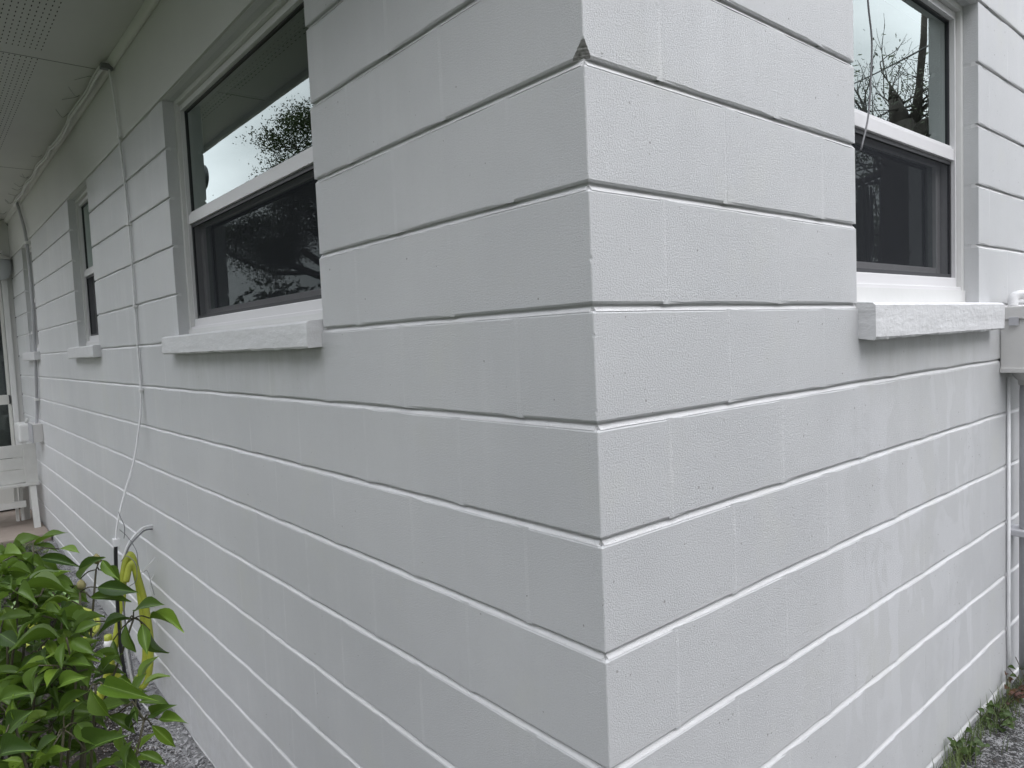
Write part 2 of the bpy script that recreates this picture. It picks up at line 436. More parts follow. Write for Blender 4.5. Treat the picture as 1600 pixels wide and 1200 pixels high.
ground = g.build('ground', M['ground'], None, True)
tag(ground, 'dark soil and gritty yard speckled with white paint along the wall', kind='structure')

slab = MB().box((-12, -3.2, -.62), (-6.75, -.012, -.19), .012).build('patio', M['slab'])
tag(slab, 'worn tan concrete porch slab under the white bench', kind='structure')

# ------------------------------------------------------------------ house
JZ = {j: (10-j)*.2032 + d for j, d in {0: -.0031, 1: 0, 2: .0015, 3: .0036, 4: .0057, 5: .0093, 6: .0116, 7: .0063, 8: .0041, 9: 0, 10: -.0039, 11: .0028, 12: 0, 13: 0, 14: 0}.items()}
for j in (-1, -2, -3, -4, -5, -6, -7): JZ[j] = (10-j)*.2032 - .003
SOFF = 2.83
house = empty('house', (-.001, .001, -.4))
tag(house, 'white painted concrete block house with raked bed joints and deep eave', 'house')

GAP = .0062     # half the bed joint
HG = .005       # half the head joint
TH = .10
cache = {}
def block_mesh(w, h, var, fine):
    key = (round(w, 3), round(h, 3), var, fine)
    if key in cache: return cache[key]
    rnd = random.Random(hash(key) & 0xffff)
    # local frame: x along the wall 0..w, y into the wall 0..TH, z 0..h ; face at y = 0
    n = 7 if fine else 2
    def ring(ix, iz, jit):
        pts = []
        for k in range(n+1): pts.append((ix + (w-2*ix)*k/n, iz + (rnd.uniform(-jit, jit) if 0 < k < n else 0)))
        for k in range(n+1): pts.append((w-ix - (w-2*ix)*k/n, h-iz + (rnd.uniform(-jit, jit) if 0 < k < n else 0)))
        return pts
    jt = .0011 if fine else 0
    inner = ring(.0008, .0040, jt); outer = ring(0, 0, jt*.8)
    b = MB(); m = len(inner)
    b.v += [(p[0], 0, p[1]) for p in inner] + [(p[0], (0.0002 if i in (0, n, n+1, m-1) else .0026 if i < n else .0032), p[1]) for i, p in enumerate(outer)] + [(p[0], TH, p[1]) for p in outer]
    b.f.append(tuple(range(m)))
    for i in range(m):
        k = (i+1) % m
        b.f.append((i, m+i, m+k, k)); b.f.append((m+i, 2*m+i, 2*m+k, m+k))
    me = b.mesh('block'); me.materials.append(M['block'])
    cache[key] = me; return me

def wall_obj(name, label):
    w = empty(name, (0, 0, 0), house); w['label'] = label; return w

ROT_R = math.pi/2      # local x -> +y, local y(into wall) -> -x
def build_wall(parent, side, s_max, courses, odd_first, openings, fine_to, part_to, corner=True):
    """side 'L': wall on y=0 running to -x ; side 'R': wall on x=0 running to +y"""
    mort = MB(); massed = MB(); hj = MB()
    def W(s, d, z):          # s along wall from corner, d depth into wall
        return (-s, d, z) if side == 'L' else (-d, s, z)
    def put(s0, s1, z0, z1, idx):
        w, h = s1-s0, z1-z0
        if w < .03: return
        fine = s0 < fine_to
        me = block_mesh(w, h, idx % 5, fine)
        pr_ = random.uniform(-.0003, .0003)
        if s0 < part_to:
            o = bpy.data.objects.new('block', me); C.objects.link(o)
            par(o, parent)
            if side == 'L': o.location = (-s1, pr_, z0)
            else: o.location = (-pr_, s0, z0); o.rotation_euler = (0, 0, ROT_R)
        else:
            massed.add([((v.co.x - s1, v.co.y + pr_, v.co.z + z0) if side == 'L' else (-v.co.y - pr_, s0 + v.co.x, v.co.z + z0)) for v in me.vertices], [list(p.vertices) for p in me.polygons])
    def bed(s0, s1, zc):
        # raked joint, mortar sloping down and out to the lower block
        prof = [(.0098, .0066), (.0098, .0040), (.0056, -.0008), (.0010, -.0066)]
        n = max(1, int((s1-s0)/.03)) if s0 < 4 else max(1, int((s1-s0)/.25)); n0 = len(mort.v)
        for i in range(n+1):
            s = s0 + (s1-s0)*i/n
            w1 = .0012*noise.noise(Vector((s*9, zc*7, 1 if side == 'L' else 5))) + .0006*noise.noise(Vector((s*40, zc*7, 2)))
            for k, (d, dz) in enumerate(prof):
                mort.v.append(W(s, d + w1*(1 if k < 3 else .4), zc + dz + w1*.8))
            mort.v.append(W(s, .022, zc + .0066)); mort.v.append(W(s, .022, zc - .0066))
        hj.box(W(s0+.001, .0222, zc-.0061), W(s1-.0005, TH, zc+.0061))
        q = 6
        for i in range(n):
            a = n0 + i*q; b_ = a+q
            for k in range(3): mort.f.append((a+k, b_+k, b_+k+1, a+k+1))
            mort.f.append((a+4, b_+4, b_, a)); mort.f.append((a+3, b_+3, b_+5, a+5))
        mort.f.append((n0, n0+1, n0+2, n0+3, n0+5, n0+4)); e = n0+n*q; mort.f.append((e+4, e+5, e+3, e+2, e+1, e))
    def head(s, z0, z1):
        if s < .02: return
        n = 40 if s < 1.8 else 12 if s < 3 else 2; n0 = len(hj.v)
        for i in range(n+1):
            z = z0 + (z1-z0)*i/n
            q1 = noise.noise(Vector((s*31, z*26, 7 if side == 'L' else 3))); q2 = noise.noise(Vector((s*31, z*160, 9)))
            d = -.0003*q1 - .0007*abs(q2) if s < 3 else .0001
            wd = .0035 + .004*abs(noise.noise(Vector((s*7, z*90, 2)))); sh_ = .0016*noise.noise(Vector((s*13, z*45, 8)))
            for ds, dd in ((-HG-wd, .0004), (-HG*.5, 0), (HG*.5, 0), (HG+wd, .0004)): hj.v.append(W(s+ds+sh_, (.0004 if dd else d), z))
        for i in range(n):
            for k in range(3):
                a = n0+i*4+k; hj.f.append((a, a+1, a+5, a+4))
    idx = 0
    for k in courses:
        zt, zb = JZ[k]-GAP, JZ[k+1]+GAP
        odd = k % 2 != 0
        first = odd_first[0] if odd else odd_first[1]
        cuts = [0.0, first*.2032-.005]; 
        while cuts[-1] < s_max: cuts.append(cuts[-1]+.4064)
        cuts[-1] = s_max
        # openings overlapping this course
        ops = [(a, b) for a, b, z0, z1 in openings if z0 < zt-.02 and z1 > zb+.02]
        for i in range(len(cuts)-1):
            s0 = cuts[i] + (HG if i else 0); s1 = cuts[i+1] - (HG if i+2 < len(cuts) else 0)
            segs = [(s0, s1)]
            for a, b in ops:
                ns = []
                for u, v in segs:
                    if b <= u or a >= v: ns.append((u, v))
                    else:
                        if a-u > .03: ns.append((u, a))
                        if v-b > .03: ns.append((b, v))
                segs = ns
            for u, v in segs:
                if i == 0 and corner:
                    idx += 1; continue      # corner blocks are built once for both walls
                put(u, v, zb, zt, idx); idx += 1
            c = cuts[i]
            if 0 < c < s_max and not any(a-.03 < c < b+.03 for a, b in ops): head(c, zb-.001, zt+.001)
        # bed joint on top of this course
        opb = sorted([(a, b) for a, b, z0, z1 in openings if z0 < JZ[k]-.006 and z1 > JZ[k]+.004])
        s = 0.0093
        for a, b in opb:
            if a > s: bed(s, a, JZ[k])
            s = b
        if s < s_max and not (side == 'L' and k == -2 and s > 1): bed(s, s_max, JZ[k])
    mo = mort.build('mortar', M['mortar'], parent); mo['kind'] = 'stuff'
    ho = hj.build('head_joint', M['head'], parent); ho['kind'] = 'stuff'
    if massed.v:
        mm = massed.build('block', M['block'], parent); mm['kind'] = 'stuff'

OPL = [(1.010, 2.38, 1.426, 2.432), (4.03, 4.705, 1.426, 2.432), (6.62, 7.24, 1.426, 2.432)]
OPR = [(.985, 1.915, 1.426, 2.432)]
wallL = wall_obj('wall', 'long shaded block wall under the eave')
wallR = wall_obj('wall', 'lighter block wall on the gable side')
build_wall(wallL, 'L', 8.2, list(range(-2, 14)), (1, 2), OPL, 1.5, 5.3)
build_wall(wallR, 'R', 6.0, list(range(-5, 13)), (2, 1), OPR, 1.5, 3.3)

# corner blocks: one block showing on both faces, alternating 8 and 16 inch
def corner_block(k, chip=False):
    zt, zb = JZ[k]-GAP, JZ[k+1]+GAP
    odd = k % 2 != 0
    a = (1 if odd else 2)*.2032-.005-HG      # length along the left wall
    b = (2 if odd else 1)*.2032-.005-HG      # length along the right wall
    bm = bmesh.new()
    rnd = random.Random(k+50)
    # L-shaped prism, outer corner at 0,0
    foot = [(0, 0), (-a, 0), (-a, TH), (-TH, TH), (-TH, b), (0, b)]
    cols = []
    # perimeter path with a slightly chipped arris along the vertical corner
    nz = 70
    zs = [zb + (zt-zb)*i/nz for i in range(nz+1)]
    def inset(z):
        if z-zb < .004: return .0026*(1-(z-zb)/.004)
        if zt-z < .004: return .0032*(1-(zt-z)/.004)
        return 0
    zs = sorted(set([zb, zb+.004, zt-.004, zt] + zs[1:-1]))
    rows = []
    for z in zs:
        e = inset(z); j = .0013 + .0011*abs(noise.noise(Vector((z*230, k, 1)))) + .0045*max(0, noise.noise(Vector((z*70, k, 4)))-.2)
        c = 0.
        if chip:
            t = max(0., 1-(z-zb)/.030)
            if t > 0: c = .021*t + .0016*noise.noise(Vector((z*300, 2, 9)))
        ca, cb = j + c*1.25, j + c*.8
        rows.append([bm.verts.new(p) for p in [(-ca, e, z), (-(ca+.03), e, z), (-a+.0, e, z), (-a, TH, z), (-TH, TH, z), (-TH, b, z), (-e, b, z), (-e, cb+.03, z), (-e, cb, z)]])
    n = 9
    for r0, r1 in zip(rows, rows[1:]):
        for i in range(n):
            f = bm.faces.new((r0[i], r1[i], r1[(i+1) % n], r0[(i+1) % n]))
            if chip and i == 8 and (r0[0].co.x < -.006): f.material_index = 1
    bm.faces.new(rows[0]); bm.faces.new(rows[-1][::-1])
    bmesh.ops.recalc_face_normals(bm, faces=bm.faces[:])
    me = bpy.data.meshes.new('block'); bm.to_mesh(me); bm.free()
    me.materials.append(M['block']); me.materials.append(M['raw'])
    o = link('block', me, None, wallR)
    if chip: o['label'] = 'corner block with its lower corner chipped to bare concrete'
for k in range(-5, 13):
    if k >= -2: corner_block(k, k == 0)
# above the beam on the gable side the corner is plain
for k in range(-5, -2):
    zt, zb = JZ[k]-GAP, JZ[k+1]+GAP
    b = (2 if k % 2 else 1)*.2032-.005-HG
    me = block_mesh(b, zt-zb, 1, True)
    o = bpy.data.objects.new('block', me); C.objects.link(o); par(o, wallR); o.location = (0, 0, zb); o.rotation_euler = (0, 0, ROT_R)

# tie beam above the openings on the eave side
MB().box((-8.2, .0004, JZ[-2]+GAP), (-.1005, .2, SOFF+.06)).build('tie_beam', M['beam'], wallL)
# gable siding and shell of the house
sh = MB()
def slabL(s0, s1, z0, z1): sh.box((-s1, TH, z0), (-s0, TH+.1, z1))
def slabR(s0, s1, z0, z1): sh.box((-TH-.1, s0, z0), (-TH, s1, z1))
edges = [.2] + [v for o in OPL for v in o[:2]] + [8.2]
for i in range(0, len(edges), 2): slabL(edges[i], edges[i+1], -.7, 2.44)
for o in OPL: slabL(o[0], o[1], -.7, 1.40)
slabR(.1, OPR[0][0], -.7, 2.44); slabR(OPR[0][1], 6, -.7, 2.44); slabR(.985, 1.915, -.7, 1.40); slabR(.1, 6, 2.44, 3.44)
sh.box((-8.2, 5.8, -.7), (-.2, 6.0, 2.9)); sh.box((-8.4, 0.0, -.7), (-8.2, 6.0, 2.9))
sh.box((-8.2, .2, 2.72), (-.2, 5.8, 2.8))
sh.build('inner_shell', M['interior'], house)
MB().box((-8.2, .2, .10), (-.2, 5.8, .16)).build('room_floor', M['floor'], house)
MB().box((-3.05, .2, .16), (-2.95, 3, 2.72)).box((-3.05, 3, .16), (-.2, 3.1, 2.72)).build('partition', M['interior'], house)
gab = MB().add([(0, 0, 3.41), (0, 6, 3.41), (0, 6, 3.45), (0, 3, 4.82), (0, 0, 3.45), (-.15, 0, 3.41), (-.15, 6, 3.41), (-.15, 6, 3.45), (-.15, 3, 4.82), (-.15, 0, 3.45)],
         [(0, 1, 2, 3, 4), (9, 8, 7, 6, 5), (0, 5, 6, 1), (2, 7, 8, 3), (3, 8, 9, 4)])
gab.build('gable_siding', M['trim'], house)

# soffit with nine rows of vent slots, boxed eave, fascia, roof
sof = empty('soffit'); par(sof, house); sof.location = (0, 0, 0)
EAVE_Y = -.66
def soffit_sheet():
    b = MB()
    # vent strip with real slots
    y0 = -.295; rows = 9; pitch = .0225; slot_w = .0042; px = .047; sl = .017
    yy = [y0+.011]
    for r in range(rows):
        c = y0 - r*pitch; yy += [c+slot_w/2, c-slot_w/2]
    yy.append(y0 - (rows-1)*pitch - .011)
    X0, X1 = -8.2, .06
    nxs = int((X1-X0-.02)/px)
    xx = [X0]
    for i in range(nxs):
        c = X0 + .03 + i*px; xx += [c, c+sl]
    xx.append(X1)
    base = 0
    for y in yy:
        for x in xx: b.v.append((x, y, SOFF))
    n = len(xx)
    seams = [int(v/px) for v in (.9, 4.55)]
    for j in range(len(yy)-1):
        for i in range(n-1):
            hole = (j % 2 == 1) and (i % 2 == 1) and (((i-1)//2) % 52 not in (0, 1)) 
            if hole: continue
            a = j*n+i; b.f.append((a, a+n, a+n+1, a+1))
    for ya, yb in ((.02, yy[0]), (yy[-1], EAVE_Y)):
        b.add([(X0, ya, SOFF), (X1, ya, SOFF), (X1, yb, SOFF), (X0, yb, SOFF)], [(0, 3, 2, 1)])
    return b
sp_ = soffit_sheet().build('soffit_panel', M['soffit'], sof); 
MB().box((-8.2, EAVE_Y, SOFF+.03), (.06, .0, SOFF+.05)).build('attic_board', M['dark'], sof)
jm = MB()
for x in (-.9, -3.3, -5.72): jm.box((x-.0015, EAVE_Y, SOFF-.0012), (x+.0015, -.01, SOFF+.001))
jm.build('seam', M['gasket'], sof)
MB().box((-8.2, EAVE_Y-.02, SOFF-.035), (.08, EAVE_Y, SOFF+.325), .003).build('fascia', M['trim'], house)
# cove moulding along the wall head, a little wavy as nailed and painted
cv = MB(); n0 = 0
cp = [(0.0, -.034), (-.006, -.036), (-.018, -.026), (-.027, -.012), (-.030, -.001)]
nseg = 80
for i in range(nseg+1):
    x = -8.19 + 8.24*i/nseg; w = .003*noise.noise(Vector((x*2.2, 0, 0)))
    for y, z in cp: cv.v.append((x, y + w - .0002, SOFF + z + w*.6))
for i in range(nseg):
    for k in range(4):
        a = i*5+k; cv.f.append((a, a+1, a+6, a+5))
cv.build('cove_moulding', M['trim'], house, True)
rf = MB()
rf.add([(-9.0, -.72, 3.2), (.12, -.72, 3.2), (.12, 3, 4.92), (-9, 3, 4.92), (-9, 6.7, 3.2), (.12, 6.7, 3.2),
        (-9.0, -.72, 3.13), (.12, -.72, 3.13), (.12, 3, 4.83), (-9, 3, 4.83), (-9, 6.7, 3.13), (.12, 6.7, 3.13)],
       [(0, 1, 2, 3), (3, 2, 5, 4), (6, 9, 8, 7), (9, 10, 11, 8), (0, 6, 7, 1), (4, 5, 11, 10), (1, 7, 8, 2), (2, 8, 11, 5), (0, 3, 9, 6), (3, 4, 10, 9)])
rf.build('roof', M['roof'], house)

# ------------------------------------------------------------------ windows
def window(side, a, b, label, curtain=False):
    w = empty('window'); par(w, house); w.location = (0, 0, 0); w['label'] = label
    def P(s, d, z): return (-s, d, z) if side == 'L' else (-d, s, z)
    def bx(m, s0, s1, d0, d1, z0, z1, bev=0): return m.box(P(s0, d0, z0), P(s1, d1, z1), bev)
    Z0, Z1 = 1.426, 2.432
    fo = .022      # stop strip round the opening
    st = MB(); bx(st, a+.0005, a+fo, .045, .098, Z0+.03, Z1-.001); bx(st, b-fo, b-.0005, .045, .098, Z0+.03, Z1-.001); bx(st, a+fo, b-fo, .045, .098, Z1-fo, Z1-.001)
    bx(st, a+.0005, b-.0005, .040, .098, Z0+.006, 1.478)
    st.build('stop', M['trim'], w)
    A, B = a+fo, b-fo; zb, zt = 1.478, Z1-fo
    f = MB(); t = .030
    bx(f, A, A+t, .060, .14, zb, zt, .002); bx(f, B-t, B, .060, .14, zb, zt, .002)
    bx(f, A+t, B-t, .061, .139, zt-t, zt, .002); bx(f, A+t, B-t, .056, .139, zb, zb+.044, .003)
    # thin raised lip round the frame
    bx(f, A+t-.006, A+t, .054, .060, zb+.044, zt-t); bx(f, B-t, B-t+.006, .054, .060, zb+.044, zt-t); bx(f, A+t, B-t, .055, .061, zt-t, zt-t+.006)
    f.build('frame', M['vinyl'], w)
    # drip lip below the frame
    bx(MB(), A, B, .046, .0598, zb-.004, zb+.012, .002).build('drip_lip', M['vinyl'], w)
    mr0, mr1 = 1.915, 1.965
    r = MB(); bx(r, A+t+.0005, B-t-.0005, .057, .118, mr0, mr1-.012, .002); bx(r, A+t+.0005, B-t-.0005, .064, .11, mr1-.012, mr1, .002)
    r.build('meeting_rail', M['vinyl'], w)
    u = MB(); s0, s1 = A+t, B-t
    gk = MB(); bx(gk, s0+.0005, s0+.006, .070, .082, mr1, zt-t); bx(gk, s1-.006, s1-.0005, .070, .082, mr1, zt-t); bx(gk, s0+.006, s1-.006, .070, .082, zt-t-.006, zt-t-.0005)
    gk.build('gasket', M['gasket'], w)
    pn = MB(); bx(pn, s0+.006, s1-.006, .074, .078, mr1+.0005, zt-t-.0065); pn.v = pn.v
    # single sheet facing out
    def sheet(m, s0, s1, d, z0, z1, name):
        o = MB().add([P(s0, d, z0), P(s1, d, z0), P(s1, d, z1), P(s0, d, z1)], [(0, 1, 2, 3) if side == 'R' else (3, 2, 1, 0)]).build(name, m, w); return o
    sheet(M['glass'], s0+.006, s1-.006, .076, mr1+.0003, zt-t-.0062, 'pane')
    # lower sash set back behind the screen
    sa = MB(); q = .042; l0, l1 = zb+.046, mr0+.02
    bx(sa, s0+.002, s0+q, .098, .126, l0, l1, .002); bx(sa, s1-q, s1-.002, .098, .126, l0, l1, .002)
    bx(sa, s0+q, s1-q, .099, .125, l0, l0+.035, .002); bx(sa, s0+q, s1-q, .099, .125, l1-.035, l1-.0005, .002)
    sa.build('lower_sash', M['vinyl'], w)
    sheet(M['glass_in'], s0+q, s1-q, .11, l0+.035, l1-.035, 'pane')
    sf = MB(); e = .012
    bx(sf, s0+.001, s0+e, .066, .074, zb+.0445, mr0-.0005); bx(sf, s1-e, s1-.001, .066, .074, zb+.0445, mr0-.0005)
    bx(sf, s0+e, s1-e, .066, .074, zb+.0445, zb+.0445+e); bx(sf, s0+e, s1-e, .066, .074, mr0-.0005-e, mr0-.0005)
    sf.build('screen_frame', M['gasket'], w)
    sheet(M['screen'], s0+e, s1-e, .071, zb+.0445+e, mr0-.0005-e, 'insect_screen')
    if curtain:
        c = MB(); n = 60; sA, sB = s0+.03, s1-.02
        for i in range(n+1):
            s = sA + (sB-sA)*i/n; d = .30 + .02*math.sin(i*1.25)
            c.v += [P(s, d, 1.3), P(s, d, 2.5)]
        for i in range(n): c.f.append((2*i, 2*i+1, 2*i+3, 2*i+2))
        c.build('curtain', M['curtain'], w, True)
    return w

window('L', *OPL[0][:2], 'near window under the eave with sky and oak reflected in its upper pane')
window('L', *OPL[1][:2], 'narrow middle window between the cable and the conduit')
window('L', *OPL[2][:2], 'farthest narrow window half hidden by the conduit')
window('R', *OPR[0][:2], 'gable side window with a bare trunk reflected in it', True)

def sill(side, s0, s1, z0, z1, label, seed, p=.046):
    rnd = random.Random(seed); bm = bmesh.new(); n = 60
    rows = []
    for i in range(n+1):
        s = s0 + (s1-s0)*i/n
        j = lambda a: a*noise.noise(Vector((s*14+seed, a*900, seed))) 
        k = lambda a: a*noise.noise(Vector((s*55+seed, a*700, seed)))
        end = .003 if i in (0, n) else 0
        pts = [(.04, z1 + .008), (-p+.008+end, z1+.0015+j(.002)), (-p+end+j(.0015), z1-.005+k(.0015)), (-p+end+j(.0012), z0+.006+j(.002)), (-p+.004+end+k(.002), z0+j(.0025)+k(.0035)), (-.001, z0+.003), (.04, z0+.003)]
        rows.append([bm.verts.new((-s, d, z) if side == 'L' else (-d, s, z)) for d, z in pts])
    for a, b in zip(rows, rows[1:]):
        for i in range(7): bm.faces.new((a[i], b[i], b[(i+1) % 7], a[(i+1) % 7]))
    bm.faces.new(rows[0]); bm.faces.new(rows[-1]); bmesh.ops.recalc_face_normals(bm, faces=bm.faces[:])
    me = bpy.data.meshes.new('window_sill'); bm.to_mesh(me); bm.free()
    o = link('window_sill', me, M['sill'], house); o['label'] = label
sill('L', 1.025, 2.485, 1.378, 1.452, 'rough painted sill below the near eave window', 3)
sill('L', 4.0, 4.86, 1.378, 1.450, 'short painted sill below the narrow middle window', 9)
sill('L', 6.6, 7.4, 1.378, 1.450, 'sill below the farthest window', 17)
sill('R', .990, 2.03, 1.338, 1.430, 'thick brushed paint sill below the gable side window', 31, .047)

# end wall of the porch with a storm door
ew = empty('porch_end_wall'); par(ew, house); ew.location = (0, 0, 0)
D0, D1 = -.075, -.99      # door opening in y
e = MB().box((-8.2, -.0005, -.6), (-8.35, D0+.0, SOFF+.05)).box((-8.2, D1, -.6), (-8.35, -1.5, SOFF+.05)).box((-8.2, D0, 2.25), (-8.35, D1, SOFF+.05))
e.build('wall_face', M['beam'], ew)
dr = empty('door'); par(dr, house); dr.location = (0, 0, 0)
MB().box((-8.17, D0+.03, -.19), (-8.3, D0-.018, 2.28), .004).box((-8.17, D1+.05, -.19), (-8.3, D1-.03, 2.28), .004).box((-8.171, D0-.018, 2.22), (-8.3, D1+.05, 2.279), .004).build('door_frame', M['trim'], dr)
dl = MB()
dl.box((-8.215, D0-.021, -.17), (-8.25, D0-.05, 2.21), .003).box((-8.215, D1+.055, -.17), (-8.25, D1+.14, 2.21), .003)
for z0, z1 in ((-.17, .35), (.93, 1.03), (2.1, 2.21)): dl.box((-8.216, D0-.05, z0), (-8.249, D1+.14, z1), .003)
dl.build('door_leaf', M['door'], dr)
for z0, z1 in ((.35, .93), (1.03, 2.1)):
    MB().add([(-8.235, D0-.05, z0), (-8.235, D1+.14, z0), (-8.235, D1+.14, z1), (-8.235, D0-.05, z1)], [(0, 1, 2, 3)]).build('pane', M['glass'], dr)
MB().box((-8.3, D0, -.2), (-8.34, D1, 2.25)).build('inner_door', M['interior'], dr)
MB().tube(spline([(-8.215, -.11, .94), (-8.18, -.11, .95), (-8.18, -.11, 1.01), (-8.215, -.11, 1.02)], 5), .008).build('handle', M['gasket'], dr)

# ------------------------------------------------------------------ things on the wall
# flat twin cable: clipped down the eave wall, then swinging clear of it
def cable_pair(name, pts, r, mat, parent, off=(.0, 0, 0)):
    b = MB(); o = Vector(off)
    sp = spline(pts, 10)
    b.tube([p + o for p in sp], r, 8); b.tube([p - o for p in sp], r, 8)
    return b.build(name, mat, parent, True)
cb = empty('cable', (-3.06, -.01, 1.2))
tag(cb, 'white painted twin cable dropping from the soffit to black ends behind the shrub', 'cable')
cable_pair('cable_run', [(-3.155, -.022, 2.80), (-3.12, -.014, 2.6), (-3.07, -.010, 2.2), (-3.05, -.010, 1.9), (-3.06, -.010, 1.5), (-3.06, -.011, 1.221), (-3.06, -.022, 1.078), (-3.06, -.066, .86), (-3.06, -.117, .709), (-3.06, -.161, .558), (-3.06, -.173, .465)], .0040, M['cable_white'], cb, (.0042, 0, 0))
cable_pair('black_end', [(-3.06, -.172, .478), (-3.06, -.178, .40), (-3.06, -.185, .213), (-3.05, -.19, .0), (-3.03, -.18, -.2), (-3.0, -.14, -.36)], .0074, M['cable_black'], cb, (.0078, 0, 0))
MB().box((-3.078, -.186, .455), (-3.042, -.158, .492), .003).build('tape_wrap', M['cable_white'], cb)
for z, x in ((2.02, -3.048), (1.62, -3.057), (1.205, -3.06), (2.45, -3.10)):
    MB().box((x-.016, -.019, z-.006), (x+.016, .001, z+.006), .002).build('cable_clip', M['white_metal'], cb)
# stray wire ends sprouting from the cable
tw = empty('loose_wires', (-3.06, -.15, .6)); tag(tw, 'thin curled wire ends hanging off the twin cable above the hose', 'wire')
for pts in ([(-3.06, -.150, .62), (-3.03, -.15, .60), (-3.01, -.14, .56), (-3.015, -.14, .52), (-3.04, -.14, .49)],
            [(-3.07, -.15, .53), (-3.0, -.13, .50), (-2.94, -.11, .44), (-2.93, -.11, .37)],
            [(-3.04, -.16, .38), (-3.0, -.14, .41), (-2.93, -.12, .38), (-2.94, -.12, .30), (-3.0, -.14, .26)]):
    MB().tube(spline(pts, 6), .0018, 5).build('wire', M['cable_grey'], tw, True)
cb2 = empty('wall_cable', (-3.08, 0, .51)); tag(cb2, 'grey white cable curving out of the wall down to the yellow hose', 'cable')
MB().tube(spline([(-3.085, .004, .516), (-3.07, -.03, .520), (-3.06, -.062, .511), (-3.055, -.12, .453), (-3.05, -.155, .365), (-3.05, -.168, .25), (-3.05, -.17, .02), (-3.04, -.15, -.25), (-3.0, -.1, -.38)], 8), .0062, 8).build('cable_run', M['cable_white'], cb2, True)
MB().tube(spline([(-3.085, .004, .498), (-3.07, -.03, .504), (-3.05, -.062, .496), (-3.045, -.12, .440), (-3.04, -.152, .355), (-3.04, -.165, .25), (-3.04, -.16, .02), (-3.03, -.14, -.25), (-3.0, -.1, -.38)], 8), .004, 8).build('cable_run', M['cable_grey'], cb2, True)
wh = empty('wall_wire', (-3.1, 0, .35)); tag(wh, 'fine pale wire looping out of a small hole in the wall beside the hose', 'wire')
MB().tube(spline([(-3.09, .004, .352), (-3.10, -.03, .315), (-3.14, -.06, .27), (-3.19, -.07, .255), (-3.22, -.08, .262)], 6), .0022, 5).build('wire', M['cable_white'], wh, True)
MB().tube(spline([(-3.12, -.002, .255), (-3.10, -.03, .22), (-3.085, -.02, .15), (-3.10, -.02, .08), (-3.09, -.01, .0)], 6), .0022, 5).build('wire', M['cable_white'], wh, True)
MB().tube(spline([(-3.2, -.03, .26), (-3.12, -.03, .28), (-3.05, -.03, .22), (-3.06, -.02, .17)], 6), .0014, 5).build('wire', M['cable_grey'], wh, True)

# cable along the wall head to the far corner
hc = empty('eave_cable', (-5, -.04, 2.79)); tag(hc, 'white cable strung along the top of the wall under the soffit', 'cable')
pts = []
for i in range(40):
    x = -3.15 - i*(4.0/39); pts.append((x, -.042 - .006*math.sin(i*.9), SOFF-.030 - .009*math.sin(i*.55)**2 - (.02 if 9 < i < 17 else 0)))
MB().tube(pts, .0075, 7).tube([(p[0], p[1]-.006, p[2]+.014) for p in pts], .005, 7).build('cable_run', M['cable_white'], hc, True)
MB().box((-3.17, -.06, 2.785), (-3.135, -.005, 2.812), .004).build('clip', M['cable_grey'], hc)

# conduit at the far end and its two boxes
cd = empty('conduit', (-6.7, -.02, .85)); tag(cd, 'grey painted conduit running down the wall beside the farthest window', 'conduit')
MB().tube(spline([(-7.0, -.03, 2.80), (-6.9, -.025, 2.7), (-6.66, -.022, 2.44), (-6.62, -.02, 2.0), (-6.68, -.02, 1.6), (-6.82, -.02, 1.2), (-6.93, -.02, .93), (-6.95, -.03, .80)], 8), .013, 10).build('conduit_run', M['galv'], cd, True)
for x, z in ((-6.64, 2.40), (-6.71, 1.62), (-6.90, 1.02)): MB().box((x-.035, -.036, z-.012), (x+.035, .001, z+.012), .003).build('strap', M['white_metal'], cd)
jb = empty('junction_box', (-6.95, -.03, .71)); tag(jb, 'small grey electrical box at the foot of the conduit above the bench', 'electrical box')
MB().box((-7.10, -.075, .635), (-6.83, .001, .80), .006).build('box_body', M['grey_metal'], jb)
MB().box((-7.105, -.083, .63), (-6.825, -.0755, .805), .003).build('cover', M['galv'], jb)
vb = empty('outlet_box', (-7.6, -.05, .69)); tag(vb, 'white weatherproof outlet box left of the grey electrical box', 'outlet box')
MB().box((-7.72, -.13, .60), (-7.38, .001, .77), .02).build('box_body', M['white_metal'], vb)
MB().tube([(-7.5, -.05, .76), (-7.48, -.05, .80), (-7.4, -.05, .81)], .014, 8).build('hinge', M['white_metal'], vb, True)

# meter box and riser pipe on the gable side
mb = empty('meter_box', (.06, 2.3, 1.3)); tag(mb, 'painted grey meter box on the gable wall right of the window sill', 'meter box')
MB().box((.001, 2.14, 1.186), (.155, 2.50, 1.40), .004).build('box_body', M['grey_metal'], mb)
MB().box((.0015, 2.132, 1.372), (.163, 2.508, 1.418), .004).build('lid', M['grey_metal'], mb)
MB().box((.001, 2.134, 1.18), (.16, 2.506, 1.198), .003).build('lip', M['grey_metal'], mb)
MB().lathe((.062, 2.26, 1.18), (0, 0, -1), [(.055, 0), (.055, .012), (.042, .03), (.036, .034), (.036, .05)], 20).build('hub', M['grey_metal'], mb, True)
hb = MB().tube(spline([(.03, 2.18, 1.415), (.03, 2.19, 1.45), (.05, 2.21, 1.46), (.075, 2.23, 1.45)], 5), .017, 10)
hb.build('fitting', M['sill'], mb, True)
MB().box((.05, 2.24, 1.42), (.15, 2.36, 1.475), .01).build('hub_cap', M['grey_metal'], mb)
pp = empty('riser_pipe', (.045, 2.31, -.05)); tag(pp, 'grey painted pipe running from the meter box down to the ground', 'pipe')
MB().tube([(.062, 2.26, 1.15), (.056, 2.27, 1.10), (.055, 2.275, 1.0), (.055, 2.275, -.12)], .0285, 18).build('pipe_run', M['galv'], pp, True)
